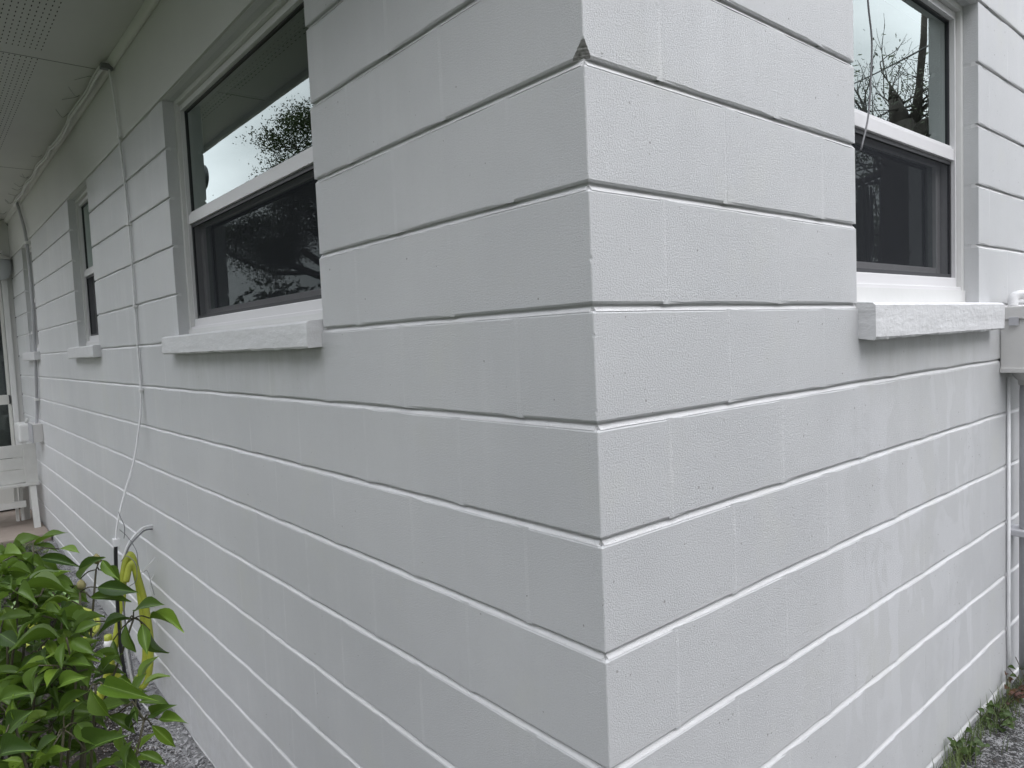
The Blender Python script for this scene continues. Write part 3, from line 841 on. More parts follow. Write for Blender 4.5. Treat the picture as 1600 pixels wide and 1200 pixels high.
MB().box((.0, 2.226, .56), (.088, 2.322, .585), .004).build('pipe_strap', M['galv'], pp)
MB().tube([(.008, 2.215, 1.16), (.008, 2.215, .2), (.012, 2.225, -.08)], .0065, 8).build('ground_wire', M['cable_white'], pp, True)

# hanging cord in front of the gable window
co = empty('cord', (-.03, 1.14, 2.0)); tag(co, 'thin grey cord hanging in front of the gable side window', 'cord')
MB().tube(spline([(-.03, 1.128, 2.40), (-.03, 1.142, 2.239), (-.03, 1.163, 2.145), (-.03, 1.157, 2.059), (-.03, 1.137, 1.938), (-.03, 1.088, 1.838)], 6), .0026, 6).build('cord_run', M['cable_grey'], co, True)

# yellow hose hung in a long fold
hs = empty('garden_hose', (-3.05, -.12, -.3)); tag(hs, 'yellow garden hose hung in a tall narrow fold against the wall', 'hose')
MB().tube(spline([(-3.14, -.30, -.36), (-3.08, -.226, -.1), (-3.06, -.172, .147), (-3.05, -.155, .30), (-3.05, -.135, .385), (-3.05, -.115, .398), (-3.05, -.10, .34), (-3.05, -.085, .20), (-3.05, -.078, -.04), (-3.05, -.090, -.165), (-3.07, -.13, -.24), (-3.10, -.19, -.23), (-3.10, -.23, -.12), (-3.08, -.235, .02)], 9), .0175, 10).build('hose_run', M['hose'], hs, True)
MB().tube(spline([(-3.02, -.150, .28), (-3.02, -.125, .36), (-3.02, -.105, .33), (-3.02, -.07, .12), (-3.02, -.065, -.1), (-3.05, -.10, -.27), (-3.12, -.20, -.27), (-3.2, -.32, -.30), (-3.3, -.45, -.35)], 9), .015, 10).build('hose_run', M['hose'], hs, True)
MB().lathe((-3.08, -.236, -.05), (0, .05, 1), [(.012, 0), (.021, .004), (.021, .03), (.019, .045), (.012, .046)], 14).build('coupling', M['white_metal'], hs, True)

def coil(name, label, mat, c, rad, turns, r, seed, cat='hose'):
    rnd = random.Random(seed); pts = []; n = int(turns*26); ph = rnd.uniform(0, 6)
    for i in range(n):
        a = ph + 2*math.pi*i/26; rr = rad*(.78 + .26*noise.noise(Vector((i*.045, seed, 0))) + .12*(i/n))
        x, y = c[0] + rr*math.cos(a)*1.35 + .05*noise.noise(Vector((i*.03, 5, seed))), c[1] + rr*math.sin(a)*.8
        pts.append((x, y, gz(x, y) + .03 + r + 2*r*(i/26)*.55 + .008*rnd.random()))
    o = MB().tube(pts, r, 8).build(name, mat, None, True); tag(o, label, cat); return o
coil('hose_coil', 'yellow hose coiled on the soil behind the shrub', M['hose'], (-4.25, -.30), .27, 3.4, .012, 3)
coil('hose_coil', 'pale green hose coiled on the soil left of the yellow coil', M['hose_green'], (-4.75, -.30), .24, 4.2, .014, 8)

# ------------------------------------------------------------------ bench on the porch
bn = empty('bench', (-7.3, -.8, -.19)); tag(bn, 'white painted wooden bench with three back boards on the porch slab', 'bench')
bx0 = -7.25
zt = [(.475, .590), (.362, .470), (.232, .357)]
for z0, z1 in zt: MB().box((bx0, -1.55, z0), (bx0-.022, -.062, z1), .003).build('back_board', M['bench'], bn)
for y0, y1 in ((-.128, -.024), (-1.6, -1.49)): MB().box((bx0+.024, y0, .222), (bx0+.0005, y1, .595), .003).build('post', M['bench'], bn)
MB().box((bx0+.035, -1.6, .195), (bx0-.06, -.02, .222), .003).build('rail', M['bench'], bn)
def leg(y, x0, x1, z1=.195, z0=-.19, t=.045, w=.05):
    b = MB(); vs = []
    for z, x in ((z0, x1), (z1, x0)):
        for dx, dy in ((0, 0), (t, 0), (t, w), (0, w)): vs.append((x+dx, y+dy, z))
    b.add(vs, [(3, 2, 1, 0), (4, 5, 6, 7), (0, 1, 5, 4), (1, 2, 6, 5), (2, 3, 7, 6), (3, 0, 4, 7)]); b.build('leg', M['bench'], bn)
for y in (-.098, -1.56): leg(y, bx0-.02, bx0+.10); leg(y-.03, bx0-.30, bx0-.40)
MB().box((bx0-.03, -1.55, -.01), (bx0-.055, -.13, .052), .003).build('stretcher', M['bench'], bn)
for y in (-.16, -1.5): MB().box((bx0-.42, y, .17), (bx0-.02, y+.03, .21), .003).build('bearer', M['bench'], bn)
for i in range(4): MB().box((bx0-.09-i*.1, -1.58, .2225), (bx0-.18-i*.1, -.04, .245), .003).build('seat_slat', M['bench'], bn)
for y in (-.15, -.19): MB().box((bx0-.12, y-.02, -.15), (bx0-.16, y+.005, .19), .002).build('brace', M['bench'], bn)

lp = empty('wall_lamp', (-8.15, -.075, 2.35)); tag(lp, 'round porch lamp on the end wall above the storm door', 'lamp')
MB().lathe((-8.199, -.075, 2.42), (1, 0, 0), [(.055, 0), (.055, .015), (.03, .03)], 20).build('backplate', M['white_metal'], lp, True)
MB().tube(spline([(-8.18, -.075, 2.43), (-8.11, -.075, 2.50), (-8.05, -.09, 2.47)], 5), .009, 8).build('arm', M['white_metal'], lp, True)
MB().lathe((-8.05, -.10, 2.46), (0, 0, -1), [(.02, 0), (.06, .02), (.10, .045), (.105, .05)], 24).build('lamp_shade', M['white_metal'], lp, True)
MB().lathe((-8.05, -.10, 2.405), (0, 0, -1), [(.092, 0), (.098, .05), (.09, .12), (.055, .18), (.02, .20)], 24).build('globe', M['lamp_glass'], lp, True)

# porch post with a scrolled bracket below the fascia
po = empty('porch_post', (-4.92, -.64, -.4)); tag(po, 'square slate grey porch post with a scrolled bracket under the fascia', 'post')
MB().box((-4.97, -.69, -.5), (-4.87, -.59, 2.79), .004).build('shaft', M['post'], po)
br = MB(); out = []
for i in range(15):
    a = math.pi/2 - math.pi*1.05*i/14; out.append((-4.45 + .105*math.cos(a), 2.61 + .09*math.sin(a)))
out = [(-4.87, 2.79), (-4.44, 2.79)] + out + [(-4.76, 2.50), (-4.78, 2.40), (-4.87, 2.30)]
n = len(out)
br.v = [(x, -.655, z) for x, z in out] + [(x, -.625, z) for x, z in out]
br.f = [tuple(range(n)), tuple(range(2*n-1, n-1, -1))] + [(i, i+n, (i+1) % n+n, (i+1) % n) for i in range(n)]
br.build('bracket', M['post'], po)

# old cobwebs hanging where the porch end wall meets the soffit
cw = empty('cobweb', (-8.1, -.2, 2.81)); tag(cw, 'dark dusty cobwebs in the far corner of the soffit', 'cobweb')
rnd = random.Random(3); b = MB()
for i in range(34):
    y0 = -.02 - rnd.random()*.5; y1 = y0 + rnd.uniform(-.22, .1); x0 = -8.19 + rnd.random()*.12; x1 = -8.19 + rnd.random()*.35
    b.tube(spline([(x0, y0, 2.829), ((x0+x1)/2, (y0+y1)/2, 2.80 - rnd.random()*.03), (x1, min(-.01, y1), 2.829)], 4), .0022 + .002*rnd.random(), 4)
for i in range(14):
    x0 = -7.9 + 4.6*rnd.random(); b.tube(spline([(x0, -.05, 2.828), (x0+rnd.uniform(-.05, .05), -.075, 2.812), (x0+rnd.uniform(-.12, .12), -.10-.02*rnd.random(), 2.829)], 3), .0012, 4)
b.build('web', M['cable_grey'], cw)

sc = MB()
for y, z in ((2.17, 1.392), (2.47, 1.392), (2.17, 1.21), (2.47, 1.21)): sc.lathe((.155, y, z), (1, 0, 0), [(.007, 0), (.007, .004), (.004, .006)], 10)
sc.build('screw', M['galv'], mb)
MB().box((.03, 2.1275, 1.35), (.06, 2.1318, 1.38), .001).build('hasp', M['galv'], mb)

# ------------------------------------------------------------------ foreground shrub
LEAVES= [[-1.276,-0.6748,0.921,-1.2187,-0.6101,0.9547,0.33],[-1.2761,-0.6747,0.9226,-1.2393,-0.627,0.9046,0.34],[-1.2349,-0.6272,0.9104,-1.1851,-0.5903,0.904,0.42],[-1.2285,-0.6673,0.8986,-1.1686,-0.5975,0.8773,0.3],[-1.1561,-0.6877,0.9263,-1.157,-0.6866,0.8527,0.41],[-1.1478,-0.6807,0.8976,-1.0965,-0.6471,0.8434,0.58],[-1.1447,-0.7519,0.9246,-1.0627,-0.7211,0.9636,0.5],[-1.1651,-0.5978,0.8433,-1.091,-0.5627,0.9091,0.41],[-1.1308,-0.553,0.8874,-1.0657,-0.5352,0.8506,0.21],[-1.1354,-0.5607,0.863,-1.0929,-0.5185,0.8336,0.33],[-1.0921,-0.5745,0.8343,-1.0056,-0.5074,0.827,0.36],[-1.1015,-0.5878,0.8108,-1.0342,-0.5191,0.8045,0.33],[-1.0342,-0.6269,0.8668,-1.0713,-0.675,0.8291,0.3],[-1.0239,-0.6193,0.82,-1.0123,-0.6086,0.7311,0.49],[-1.0639,-0.6362,0.8142,-1.0669,-0.6503,0.7516,0.54],[-1.057,-0.5086,0.7658,-0.9616,-0.4635,0.7986,0.37],[-1.0318,-0.4805,0.7488,-0.9389,-0.4325,0.7468,0.29],[-1.0406,-0.521,0.7583,-1.0495,-0.592,0.7479,0.35],[-1.0435,-0.4956,0.7359,-0.9927,-0.5002,0.6778,0.41],[-1.0313,-0.4827,0.7197,-1.0084,-0.4645,0.6548,0.39],[-1.0471,-0.5304,0.7406,-1.0236,-0.522,0.6783,0.45],[-1.0651,-0.5548,0.7086,-1.0204,-0.5499,0.6562,0.36],[-1.015,-0.7603,0.858,-0.9571,-0.7487,0.8146,0.54],[-0.8763,-0.6838,0.7553,-0.7894,-0.6437,0.7705,0.38],[-0.7856,-0.6263,0.7236,-0.6829,-0.5721,0.7162,0.34],[-0.8013,-0.6455,0.717,-0.7813,-0.6209,0.6515,0.5],[-0.7808,-0.6519,0.7214,-0.7958,-0.7131,0.6948,0.39],[-0.8105,-0.542,0.6175,-0.748,-0.5117,0.6521,0.36],[-0.7989,-0.5291,0.6087,-0.7397,-0.4903,0.6139,0.35],[-0.8074,-0.5404,0.5971,-0.7724,-0.5048,0.5479,0.37],[-0.8371,-0.5758,0.5937,-0.8124,-0.5708,0.6377,0.45],[-0.7683,-0.5746,0.5681,-0.7372,-0.5334,0.5395,0.39],[-0.7796,-0.5865,0.5832,-0.7389,-0.6107,0.5737,0.45],[-0.7809,-0.6637,0.6018,-0.7012,-0.6291,0.6583,0.52],[-0.9771,-0.7253,0.7569,-0.9351,-0.7144,0.7242,0.75],[-0.8332,-0.7902,0.734,-0.7893,-0.7486,0.7561,0.55],[-0.824,-0.7859,0.6666,-0.7419,-0.7512,0.7352,0.47],[-0.8465,-0.7242,0.7762,-0.8286,-0.7452,0.7317,0.51],[-0.8171,-0.6934,0.7365,-0.7396,-0.6649,0.7714,0.42],[-1.1195,-0.7033,0.799,-1.0392,-0.6664,0.8541,0.43],[-1.1252,-0.7325,0.8873,-1.0683,-0.6953,0.9056,0.49],[-1.0822,-0.7603,0.8759,-1.0394,-0.7298,0.9067,0.58],[-1.1101,-0.7203,0.8287,-1.0459,-0.6875,0.8,0.46],[-1.0628,-0.6669,0.8039,-1.0662,-0.7004,0.7541,0.42],[-0.9309,-0.6693,0.7714,-0.9523,-0.6986,0.7254,0.51],[-1.0878,-0.6885,0.8848,-1.1053,-0.7245,0.8605,0.5],[-0.8181,-0.6721,0.6491,-0.7485,-0.6523,0.6239,0.48],[-0.7608,-0.7116,0.6624,-0.8004,-0.7512,0.6178,0.49],[-0.8118,-0.6932,0.6731,-0.7961,-0.6609,0.6995,0.46],[-0.7702,-0.8007,0.6584,-0.7034,-0.7616,0.6886,0.55],[-0.7755,-0.7343,0.6087,-0.7447,-0.7046,0.6473,0.52],[-0.9581,-0.7739,0.8234,-0.9055,-0.7479,0.8045,0.67],[-0.8011,-0.7553,0.7015,-0.8031,-0.7822,0.7422,0.61],[-0.8772,-0.6115,0.7138,-0.8443,-0.5847,0.7573,0.36],[-0.7875,-0.5989,0.5511,-0.7158,-0.59,0.5658,0.63]]
NODES= [[-1.216,-0.6815,0.9203],[-1.1185,-0.6065,0.8255],[-1.1404,-0.5665,0.8649],[-1.0567,-0.5098,0.7505],[-1.0727,-0.6455,0.825],[-1.0548,-0.7289,0.8671],[-0.8547,-0.6601,0.7382],[-0.7948,-0.6371,0.7242],[-0.8182,-0.5519,0.6086],[-0.7905,-0.585,0.5711],[-0.9658,-0.7116,0.7602],[-0.8168,-0.7739,0.7026],[-0.8113,-0.6951,0.6479],[-1.0113,-0.7572,0.8443]]
def leaf_mesh(curl, fold, droop, seed):
    rnd = random.Random(seed); b = MB(); n = 8
    prof = [0.0, .44, .76, .95, 1.0, .90, .62, .24, 0.0]
    for i in range(n+1):
        t = i/n; w = .5*prof[i]; z = -droop*t*t + .05*math.sin(t*3.1)
        wv = curl*math.sin(t*7+seed)*.03
        b.v += [(-w, t, z + fold*w + wv), (-w*.5, t, z + fold*w*.42), (0, t, z), (w*.5, t, z + fold*w*.42), (w, t, z + fold*w - wv)]
    for i in range(n):
        for k in range(4):
            a = i*5+k; b.f.append((a, a+1, a+6, a+5))
    me = b.mesh('leaf'); 
    for p in me.polygons: p.use_smooth = True
    return me
LM = [leaf_mesh(1, .35, .10, 1), leaf_mesh(1.4, .55, .22, 2), leaf_mesh(.6, .25, .05, 3), leaf_mesh(1.2, .7, .30, 4), leaf_mesh(2.0, .4, .16, 5)]
LMA = {}
for key in ('leaf', 'leaf_young', 'leaf_red', 'leaf_weed'):
    LMA[key] = []
    for me in LM:
        m2 = me.copy(); m2.materials.append(M[key]); LMA[key].append(m2)
def put_leaf(base, tip, ratio, nrm, parent, key='leaf', name='leaf'):
    base, tip = Vector(base), Vector(tip); d = tip-base; L = d.length; y = d/L
    n = Vector(nrm); z = (n - y*n.dot(y))
    z = z.normalized() if z.length > 1e-4 else y.orthogonal().normalized()
    x = y.cross(z)
    m = Matrix((x*L*ratio, y*L, z*L)).transposed().to_4x4(); m.translation = base
    o = bpy.data.objects.new(name, random.choice(LMA[key])); C.objects.link(o)
    par(o, parent); o.matrix_basis = m
    return o
GZ0 = gz(-1.0, -.7)
shrub = empty('shrub', (-1.0, -.75, GZ0)); tag(shrub, 'leafy green shrub with pointed leaves filling the lower left foreground', 'shrub')
st = MB(); rnd = random.Random(11)
roots = [Vector((-1.0 + rnd.uniform(-.12, .12), -.78 + rnd.uniform(-.1, .1), GZ0-.02)) for _ in range(7)]
nodes = [Vector(n) for n in NODES]
def cam_n():   # leaf faces lean to the open yard and the sky
    return Vector((rnd.uniform(-.1, .9), rnd.uniform(-1.1, -.1), rnd.uniform(.5, 1.3)))
for i, nd in enumerate(nodes):
    r = roots[i % len(roots)]
    mid = r.lerp(nd, .55) + Vector((rnd.uniform(-.05, .05), rnd.uniform(-.05, .03), .05))
    sp = spline([r, mid, nd], 6); st.tube(sp, [.006-.0035*k/(len(sp)-1) for k in range(len(sp))], 6)
placed = 0
for a in LEAVES:
    base, tip, ratio = Vector(a[:3]), Vector(a[3:6]), a[6]
    nd = min(nodes, key=lambda q: (q-base).length)
    st.tube(spline([nd, nd.lerp(base, .5)+Vector((0, 0, .006)), base], 3), .0016, 5)
    big = (tip-base).length
    key = 'leaf_young' if rnd.random() < .2 else 'leaf'
    put_leaf(base, tip, min(.52, max(.30, ratio*.9)), cam_n(), shrub, key); placed += 1
# the rest of the crown: whorls of leaves on side twigs through the bush's volume
EA, EB = Vector((-1.023, -.756, 0)), Vector((-.773, -.483, 0)); OUT = Vector((-.88, .3, 0)).normalized()
joints = list(nodes) + [rt.lerp(nd, f) for rt, nd in zip(roots*2, nodes) for f in (.25, .45, .65)]
inner = {'leaf': MB(), 'leaf_young': MB()}
def crown_point():
    while True:
        t = rnd.uniform(-.75, 1.0); c = EA.lerp(EB, t) + Vector((-1, .08, 0))*rnd.uniform(-.12, .30)
        top = .97 - .20*max(0, t) - .03*abs(math.sin(t*9)) - .02
        c.z = top - rnd.random()**1.25*.72
        if c.z < GZ0 + .12: continue
        if t > .45 and (c.z > .64 or rnd.random() < .55): continue
        if t > .8 and rnd.random() < .6: continue
        if c.y > -.40: continue
        return c
while placed < 283 or len(inner['leaf'].f) < 540*32:
    c = crown_point(); single = placed < 283 and c.z > .40
    if placed < 283 and not single: continue
    r = min(joints, key=lambda q: (q-c).length + (.25 if q.z > c.z + .03 else 0)); st.tube(spline([r, r.lerp(c, .5)+Vector((rnd.uniform(-.015, .015), rnd.uniform(-.015, .015), -.01)), c], 4), .0019, 5); joints.append(c)
    k = rnd.randint(5, 7); ph = rnd.uniform(0, 6.28); yng = rnd.random() < .2
    for j in range(k):
        a = ph + j*6.283/k + rnd.uniform(-.3, .3); el = rnd.uniform(-.55, .35) + (.5 if yng else 0)
        d = Vector((math.cos(a)*math.cos(el), math.sin(a)*math.cos(el), math.sin(el))); L = rnd.uniform(.036, .088)*(.8 if yng else 1)
        bs, tp, ra, nn = c+d*.014, c+d*(.014+L), rnd.uniform(.30, .42), Vector((.35, -.45, 1)) + Vector((rnd.uniform(-.5, .5), rnd.uniform(-.5, .5), 0))
        key = 'leaf_young' if yng else 'leaf'
        if single and placed < 283: put_leaf(bs, tp, ra, nn, shrub, key); placed += 1
        else:
            y = (tp-bs).normalized(); z = (nn - y*nn.dot(y)).normalized(); x = y.cross(z); me = LM[rnd.randint(0, 4)]
            inner[key].add([bs + x*v.co.x*L*ra + y*v.co.y*L + z*v.co.z*L for v in me.vertices], [list(p.vertices) for p in me.polygons])
for key, b in inner.items():
    o = b.build('leaf', M[key], shrub, True); o['kind'] = 'stuff'
for q in ((-1.1165, -.6035, .838), (-1.1385, -.5640, .8865)):
    MB().lathe(q, (0, 0, 1), [(.002, -.008), (.009, -.003), (.011, .004), (.007, .012), (.001, .018)], 10).build('bud', M['bud'], shrub, True)
so = st.build('stem', M['stem'], shrub, True); so['kind'] = 'stuff'

# ------------------------------------------------------------------ weeds at the foot of the gable wall
def weed(name, label, x, y, h, key, nleaf, L, seed, red_tip=False, group=None):
    rnd = random.Random(seed); z0 = gz(x, y)-.01; w = empty(name, (x, y, z0)); tag(w, label, 'weed', group)
    s = MB()
    for i in range(max(2, nleaf//4)):
        a = rnd.uniform(0, 6.28); tp = Vector((x + .6*h*math.cos(a), y + .6*h*math.sin(a), z0 + h*rnd.uniform(.6, 1.05)))
        if tp.x < .006: tp.x = .006 + rnd.random()*.01
        sp = spline([(x, y, z0), (x*.5+tp.x*.5, y*.5+tp.y*.5, z0+(tp.z-z0)*.6), tp], 4); s.tube(sp, .0016, 5)
        for j in range(4):
            p = sp[rnd.randint(3, len(sp)-1)]; b = rnd.uniform(0, 6.28); d = Vector((math.cos(b), math.sin(b), rnd.uniform(-.2, .5))).normalized()
            if p.x + d.x*L < .004: d.x = abs(d.x)
            put_leaf(p, p+d*L*rnd.uniform(.6, 1), rnd.uniform(.6, .9), (.4, -.5, .9), w, key)
    s.build('stem', M['stem'], w, True)
weed('weed', 'dark red leafed weed against the gable wall left of the pipe', .035, 2.12, .10, 'leaf_red', 16, .035, 1)
weed('weed', 'thin upright seedy weed with reddish tips on the gable wall foot', .03, 1.98, .15, 'leaf_red', 8, .022, 2)
weed('weed', 'broad green leafed weed among grass at the wall foot', .055, 1.88, .09, 'leaf_weed', 28, .034, 3)
weed('weed', 'low green weed at the bottom edge of the gable wall', .05, 1.62, .09, 'leaf_weed', 28, .03, 4)
weed('weed', 'small green weed climbing the pipe foot', .085, 2.20, .14, 'leaf_weed', 10, .03, 5)
gr = MB(); rnd = random.Random(5)
for i in range(420):
    y = rnd.uniform(1.4, 2.2); x = .015 + abs(rnd.gauss(0, .035)); a = rnd.uniform(0, 6.28); h = rnd.uniform(.03, .11); l = rnd.uniform(.01, .06)
    z0 = gz(x, y)-.01; dx, dy = math.cos(a), math.sin(a); 
    if x + dx*l < .004: dx = abs(dx)
    w = .0014
    gr.add([(x-dy*w, y+dx*w, z0), (x+dy*w, y-dx*w, z0), (x+dx*l*.4+dy*w*.8, y+dy*l*.4-dx*w*.8, z0+h*.65), (x+dx*l*.4-dy*w*.8, y+dy*l*.4+dx*w*.8, z0+h*.65), (x+dx*l, y+dy*l, z0+h)], [(0, 1, 2, 3), (3, 2, 4)])
tag(gr.build('grass', M['grass']), 'thin grass blades along the foot of the gable wall', 'grass', kind='stuff')

# litter, chips and grit lying on the soil
lt = MB(); rnd = random.Random(21)
def chip(x, y, s):
    z = gz(x, y) + .022*noise.fractal(Vector((x*3, y*3, 0)), 1., 2., 4) + rnd.uniform(.002, .018); a = rnd.uniform(0, 6.28); t1, t2 = rnd.uniform(-.9, .9), rnd.uniform(-.6, .6)
    u = Vector((math.cos(a), math.sin(a), t1*.6)); v = Vector((-math.sin(a), math.cos(a), t2*.6)); l = s*rnd.uniform(.6, 1.6); w = s*rnd.uniform(.15, .6)
    c = Vector((x, y, z)); n = Vector((0, 0, 1))*s*.15
    lt.add([c-u*l-v*w*.3, c-v*w+n, c+u*l, c+v*w-n], [(0, 1, 2), (0, 2, 3)])
for i in range(15000):
    x = -1.6 - 5.1*rnd.random()**1.3; y = -.01 - abs(rnd.gauss(0, .38))
    if y > -2: chip(x, y, rnd.uniform(.004, .014))
for i in range(5000):
    x = .01 + rnd.random()*.9; y = rnd.uniform(.9, 3.2); chip(x, y, rnd.uniform(.002, .007))
tag(lt.build('leaf_litter', M['litter']), 'dry leaf litter and paint chips scattered on the soil by the wall', 'litter', kind='stuff')
# low green ground cover near the slab
gc = MB()
for i in range(2600):
    x = -6.7 + 2.2*rnd.random()**1.2; y = -.10 - abs(rnd.gauss(0, .42)); z = gz(x, y)+.01; a = rnd.uniform(0, 6.28); s = rnd.uniform(.006, .02); h = rnd.uniform(.0, .05)
    d = Vector((math.cos(a), math.sin(a), .4)); v = Vector((-math.sin(a), math.cos(a), 0)); c = Vector((x, y, z+h))
    gc.add([c, c+d*s+v*s*.5, c+d*s*2, c+d*s-v*s*.5], [(0, 1, 2, 3)])
tag(gc.build('ground_cover', M['grass']), 'low dark green ground cover in front of the porch slab', 'ground cover', kind='stuff')

# ------------------------------------------------------------------ trees: some mirrored in the window glass, the dense oaks added to cut skylight
def grow(b, p, d, L, r, depth, rnd, ends, spread=.6, up=.12):
    pts = [p]; q = p.copy(); dd = d.normalized(); n = 5
    for i in range(n):
        dd = (dd + Vector((rnd.gauss(0, .13), rnd.gauss(0, .13), rnd.gauss(0, .1)+up*.4))).normalized(); q = q + dd*(L/n); pts.append(q.copy())
    b.tube(pts, [r*(1-.45*i/n) for i in range(n+1)], 7 if r > .03 else 4, caps=False)
    ends.append((q, r))
    if depth <= 0: return
    for k in range(rnd.randint(2, 3) if depth > 1 else 3):
        i = rnd.randint(2, n); nd = (dd + Vector((rnd.gauss(0, spread), rnd.gauss(0, spread), rnd.gauss(0, spread*.7)+up))).normalized()
        grow(b, pts[i], nd, L*rnd.uniform(.55, .8), r*.5, depth-1, rnd, ends, spread, up)
def leaf_cloud(pts, n, rad, size, rnd):
    b = MB()
    for c in pts:
        for i in range(n):
            o = Vector((rnd.gauss(0, rad), rnd.gauss(0, rad), rnd.gauss(0, rad*.7))); u = Vector((rnd.gauss(0, 1), rnd.gauss(0, 1), rnd.gauss(0, 1))).normalized(); v = u.orthogonal().normalized()*size*.5
            p = c+o; u = u*size*rnd.uniform(.6, 1.4); b.add([p-u, p+v, p+u, p-v], [(0, 1, 2, 3)])
    return b
def tree(name, label, x, y, h, seed, key, crown_r, trunk_r, n=22, leaf=.07, group=None, depth=4, cl=.35):
    rnd = random.Random(seed); z0 = gz(x, y)-.05; t = empty(name, (x, y, z0)); tag(t, label, 'tree', group)
    b = MB(); ends = []; base = Vector((x, y, z0)); top = base + Vector((rnd.uniform(-.3, .3), rnd.uniform(-.3, .3), h*.38))
    b.tube([base, base.lerp(top, .5)+Vector((.08, 0, 0)), top], [trunk_r*1.3, trunk_r, trunk_r*.85], 10)
    for k in range(5):
        a = k*1.257 + rnd.uniform(-.3, .3); grow(b, top - Vector((0, 0, rnd.uniform(0, h*.08))), Vector((math.cos(a)*.8, math.sin(a)*.8, rnd.uniform(.3, .9))), crown_r*.62, trunk_r*.55, depth-1, rnd, ends)
    grow(b, top, Vector((0, 0, 1)), h*.3, trunk_r*.6, depth-1, rnd, ends)
    b.build('trunk', M['bark'], t, True)
    leaf_cloud([e[0] for e in ends if e[1] < trunk_r*.4], n, cl, leaf, rnd).build('crown', M[key], t)
tree('oak_tree', 'spreading oak mirrored in the near eave window', -16.5, -8.4, 9.3, 4, 'oak', 3.7, .26, 520, .036, None, 4, .26)
rnd = random.Random(77)
LAB = ['yard tree straight beyond the porch end', 'taller yard tree right of the one beyond the porch end', 'squat yard tree between the porch end and the back fence line', 'yard tree far beyond the porch on the house side', 'broad yard tree near the left rear corner of the lawn', 'tree at the rear of the lawn left of centre', 'tree at the middle of the rear lawn edge', 'tree at the rear of the lawn right of centre', 'tree near the right rear corner of the lawn', 'tall tree on the side lawn facing the corner of the house', 'tree on the side lawn level with the meter box', 'tall tree on the side lawn behind the utility pole', 'tall tree past the gable side beyond the broken trunk', 'tree farthest along the gable side of the house', 'tree hidden beyond the far end of the roof', 'nearest side lawn tree facing the house corner']
k = 0
for x, y, h in ((-27, -6, 4.3), (-30, -11, 4.8), (-26, -15, 5.8), (-33, -2, 6.6), (-22, -20, 7), (-12, -26, 8), (0, -30, 8), (10, -26, 8), (22, -20, 8), (28, -6, 9), (26, 8, 8), (22, 20, 9), (12, 28, 9), (3, 32, 8), (-34, 6, 7), (17, -2, 8.5)):
    tree('yard_tree', LAB[k], x, y, h, 100+k, 'far_tree', h*.42, .2, 16, .2, 'trees around the yard', 3, .55); k += 1

for x, y, h, lb in ((12, 0.5, 10.5, 'added sky-blocking oak on the side lawn facing the gable wall'), (11, -12, 12, 'added sky-blocking oak at the corner of the lawn beyond the drive'), (15, 6, 11, 'added sky-blocking oak on the side lawn nearest the utility pole'), (3.5, -14.5, 11.5, 'added sky-blocking oak set back between two others across the lawn'), (-5.5, -12, 11.5, 'added sky-blocking oak close behind the near lawn on the left'), (0, -11, 11, 'added sky-blocking oak directly across the lawn from the house corner'), (6.5, -10.5, 11, 'added sky-blocking oak across the lawn to the right'), (11.5, -5.5, 11, 'added sky-blocking oak beside the drive facing the corner'), (-10.5, -15.5, 12, 'added sky-blocking oak farthest left of the four across the lawn')):
    tree('oak_tree', lb, x, y, h, 400+int(x*3), 'oak', h*.42, .3, 40, .18, 'added oaks dimming the walls', 4, .5)  # unseen oaks, added to block low sky and dim both walls

# storm-broken trunk mirrored in the gable window
bt = empty('broken_tree', (2.35, 8.0, gz(2.35, 8)-.05)); tag(bt, 'storm broken tree trunk with one tall bare limb mirrored in the gable side window', 'tree')
rnd = random.Random(9); b = MB(); X, Y = 2.33, 8.0; zg = gz(X, Y)-.05
b.tube([(X-.02, Y, zg), (X, Y, 1.0), (X+.02, Y, 2.2), (X-.02, Y, 3.2), (X+.06, Y, 3.65)], [.34, .27, .23, .24, .15], 14)
b.tube([(X+.05, Y, 3.4), (X+.10, Y, 3.75), (X+.15, Y, 3.95)], [.14, .10, .05], 9)
for dx, h_, r_ in ((.17, .13, .035), (.13, .04, .04)): b.tube([(X+dx, Y+rnd.uniform(-.04, .04), 3.95), (X+dx+.01, Y, 4.02+h_)], [r_, .004], 5)
b.tube([(X-.05, Y, 3.5), (X-.12, Y, 4.0), (X-.17, Y, 4.5), (X-.20, Y, 5.2)], [.075, .045, .04, .02], 8)
b.tube([(X-.05, Y, 3.1), (X-.22, Y, 3.45), (X-.38, Y, 3.62), (X-.7, Y+.1, 3.9)], [.14, .15, .09, .05], 9)
b.lathe((X-.20, Y-.12, 3.52), (0.2, -1, .2), [(.10, -.1), (.11, 0), (.09, .03), (.05, .01)], 12)
b.build('trunk', M['bark'], bt, True)
tb = MB(); ends = []
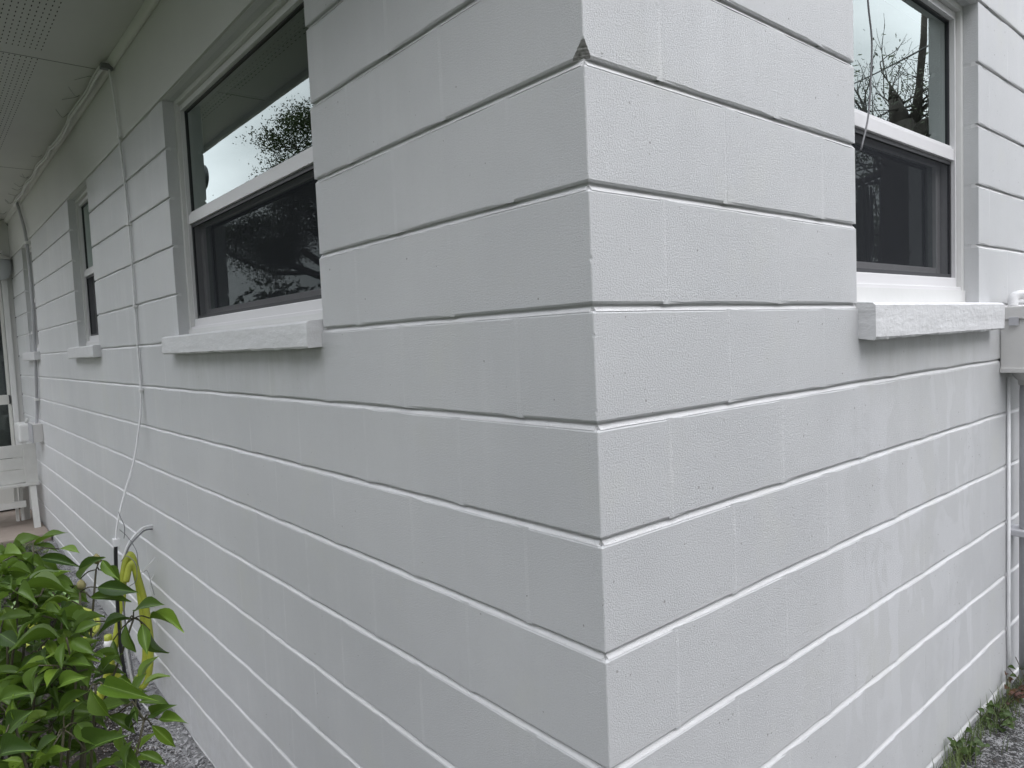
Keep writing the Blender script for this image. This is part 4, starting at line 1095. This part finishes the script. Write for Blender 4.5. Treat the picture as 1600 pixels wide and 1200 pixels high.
for i in range(46):
    a = rnd.uniform(0, 6.28); z = rnd.uniform(2.9, 3.9)
    grow(tb, Vector((X + rnd.uniform(-.1, .15), Y+.05, z)), Vector((math.cos(a), math.sin(a)*.6, rnd.uniform(-.05, .6))), rnd.uniform(.5, .95), .014, 2, rnd, ends, .7, .1)
tb.build('twig', M['bark'], bt)
leaf_cloud([e[0] for e in ends if e[0].z < 4.6], 9, .07, .018, rnd).build('foliage', M['far_tree'], bt)
ms = MB()
for cx_, cz, l in ((X+.38, 2.75, .75), (X+.55, 2.6, .45), (X-.38, 2.9, .6)):
    for i in range(26):
        a = rnd.gauss(0, .05); c = rnd.gauss(0, .05); ll = l*rnd.uniform(.4, 1)
        ms.tube([(cx_+a, Y-.1+c, cz+.25), (cx_+a*1.2, Y-.1+c, cz-ll*.5), (cx_+a*.4, Y-.1+c*.5, cz-ll)], [.012, .02, .003], 4)
ms.build('moss', M['moss'], bt)
# a branch that carries the hanging moss
MB().tube([(X+.05, Y, 3.2), (X+.4, Y-.06, 3.08), (X+.9, Y-.1, 3.05)], [.06, .035, .015], 6).build('branch', M['bark'], bt, True)

tree('yard_tree', 'slim tree behind the broken trunk', 3.9, 11.5, 6.0, 301, 'oak', 2.3, .1, 8, .05, None, 4, .3)
pw = empty('power_line', (9.4, 20, 8.1)); tag(pw, 'thin service wire crossing the sky to the gable', 'wire')
a, b_ = Vector((9.4, 20., 8.1)), Vector((.02, 4.2, 3.33)); pts = []
for i in range(31):
    t = i/30; p = a.lerp(b_, t); p.z -= .12*4*t*(1-t); pts.append(p)
MB().tube(pts, .011, 6).build('wire_run', M['wire'], pw, True)
ut = empty('utility_pole', (9.4, 20, gz(9.4, 20))); tag(ut, 'wooden utility pole carrying the service wire', 'utility pole')
MB().tube([(9.4, 20.1, -.5), (9.4, 20.1, 8.6)], [.15, .11], 10).build('pole', M['bark'], ut, True)
MB().box((8.5, 20.0, 8.0), (10.3, 20.1, 8.12)).build('crossarm', M['bark'], ut)

for me in bpy.data.meshes:
    me.update()
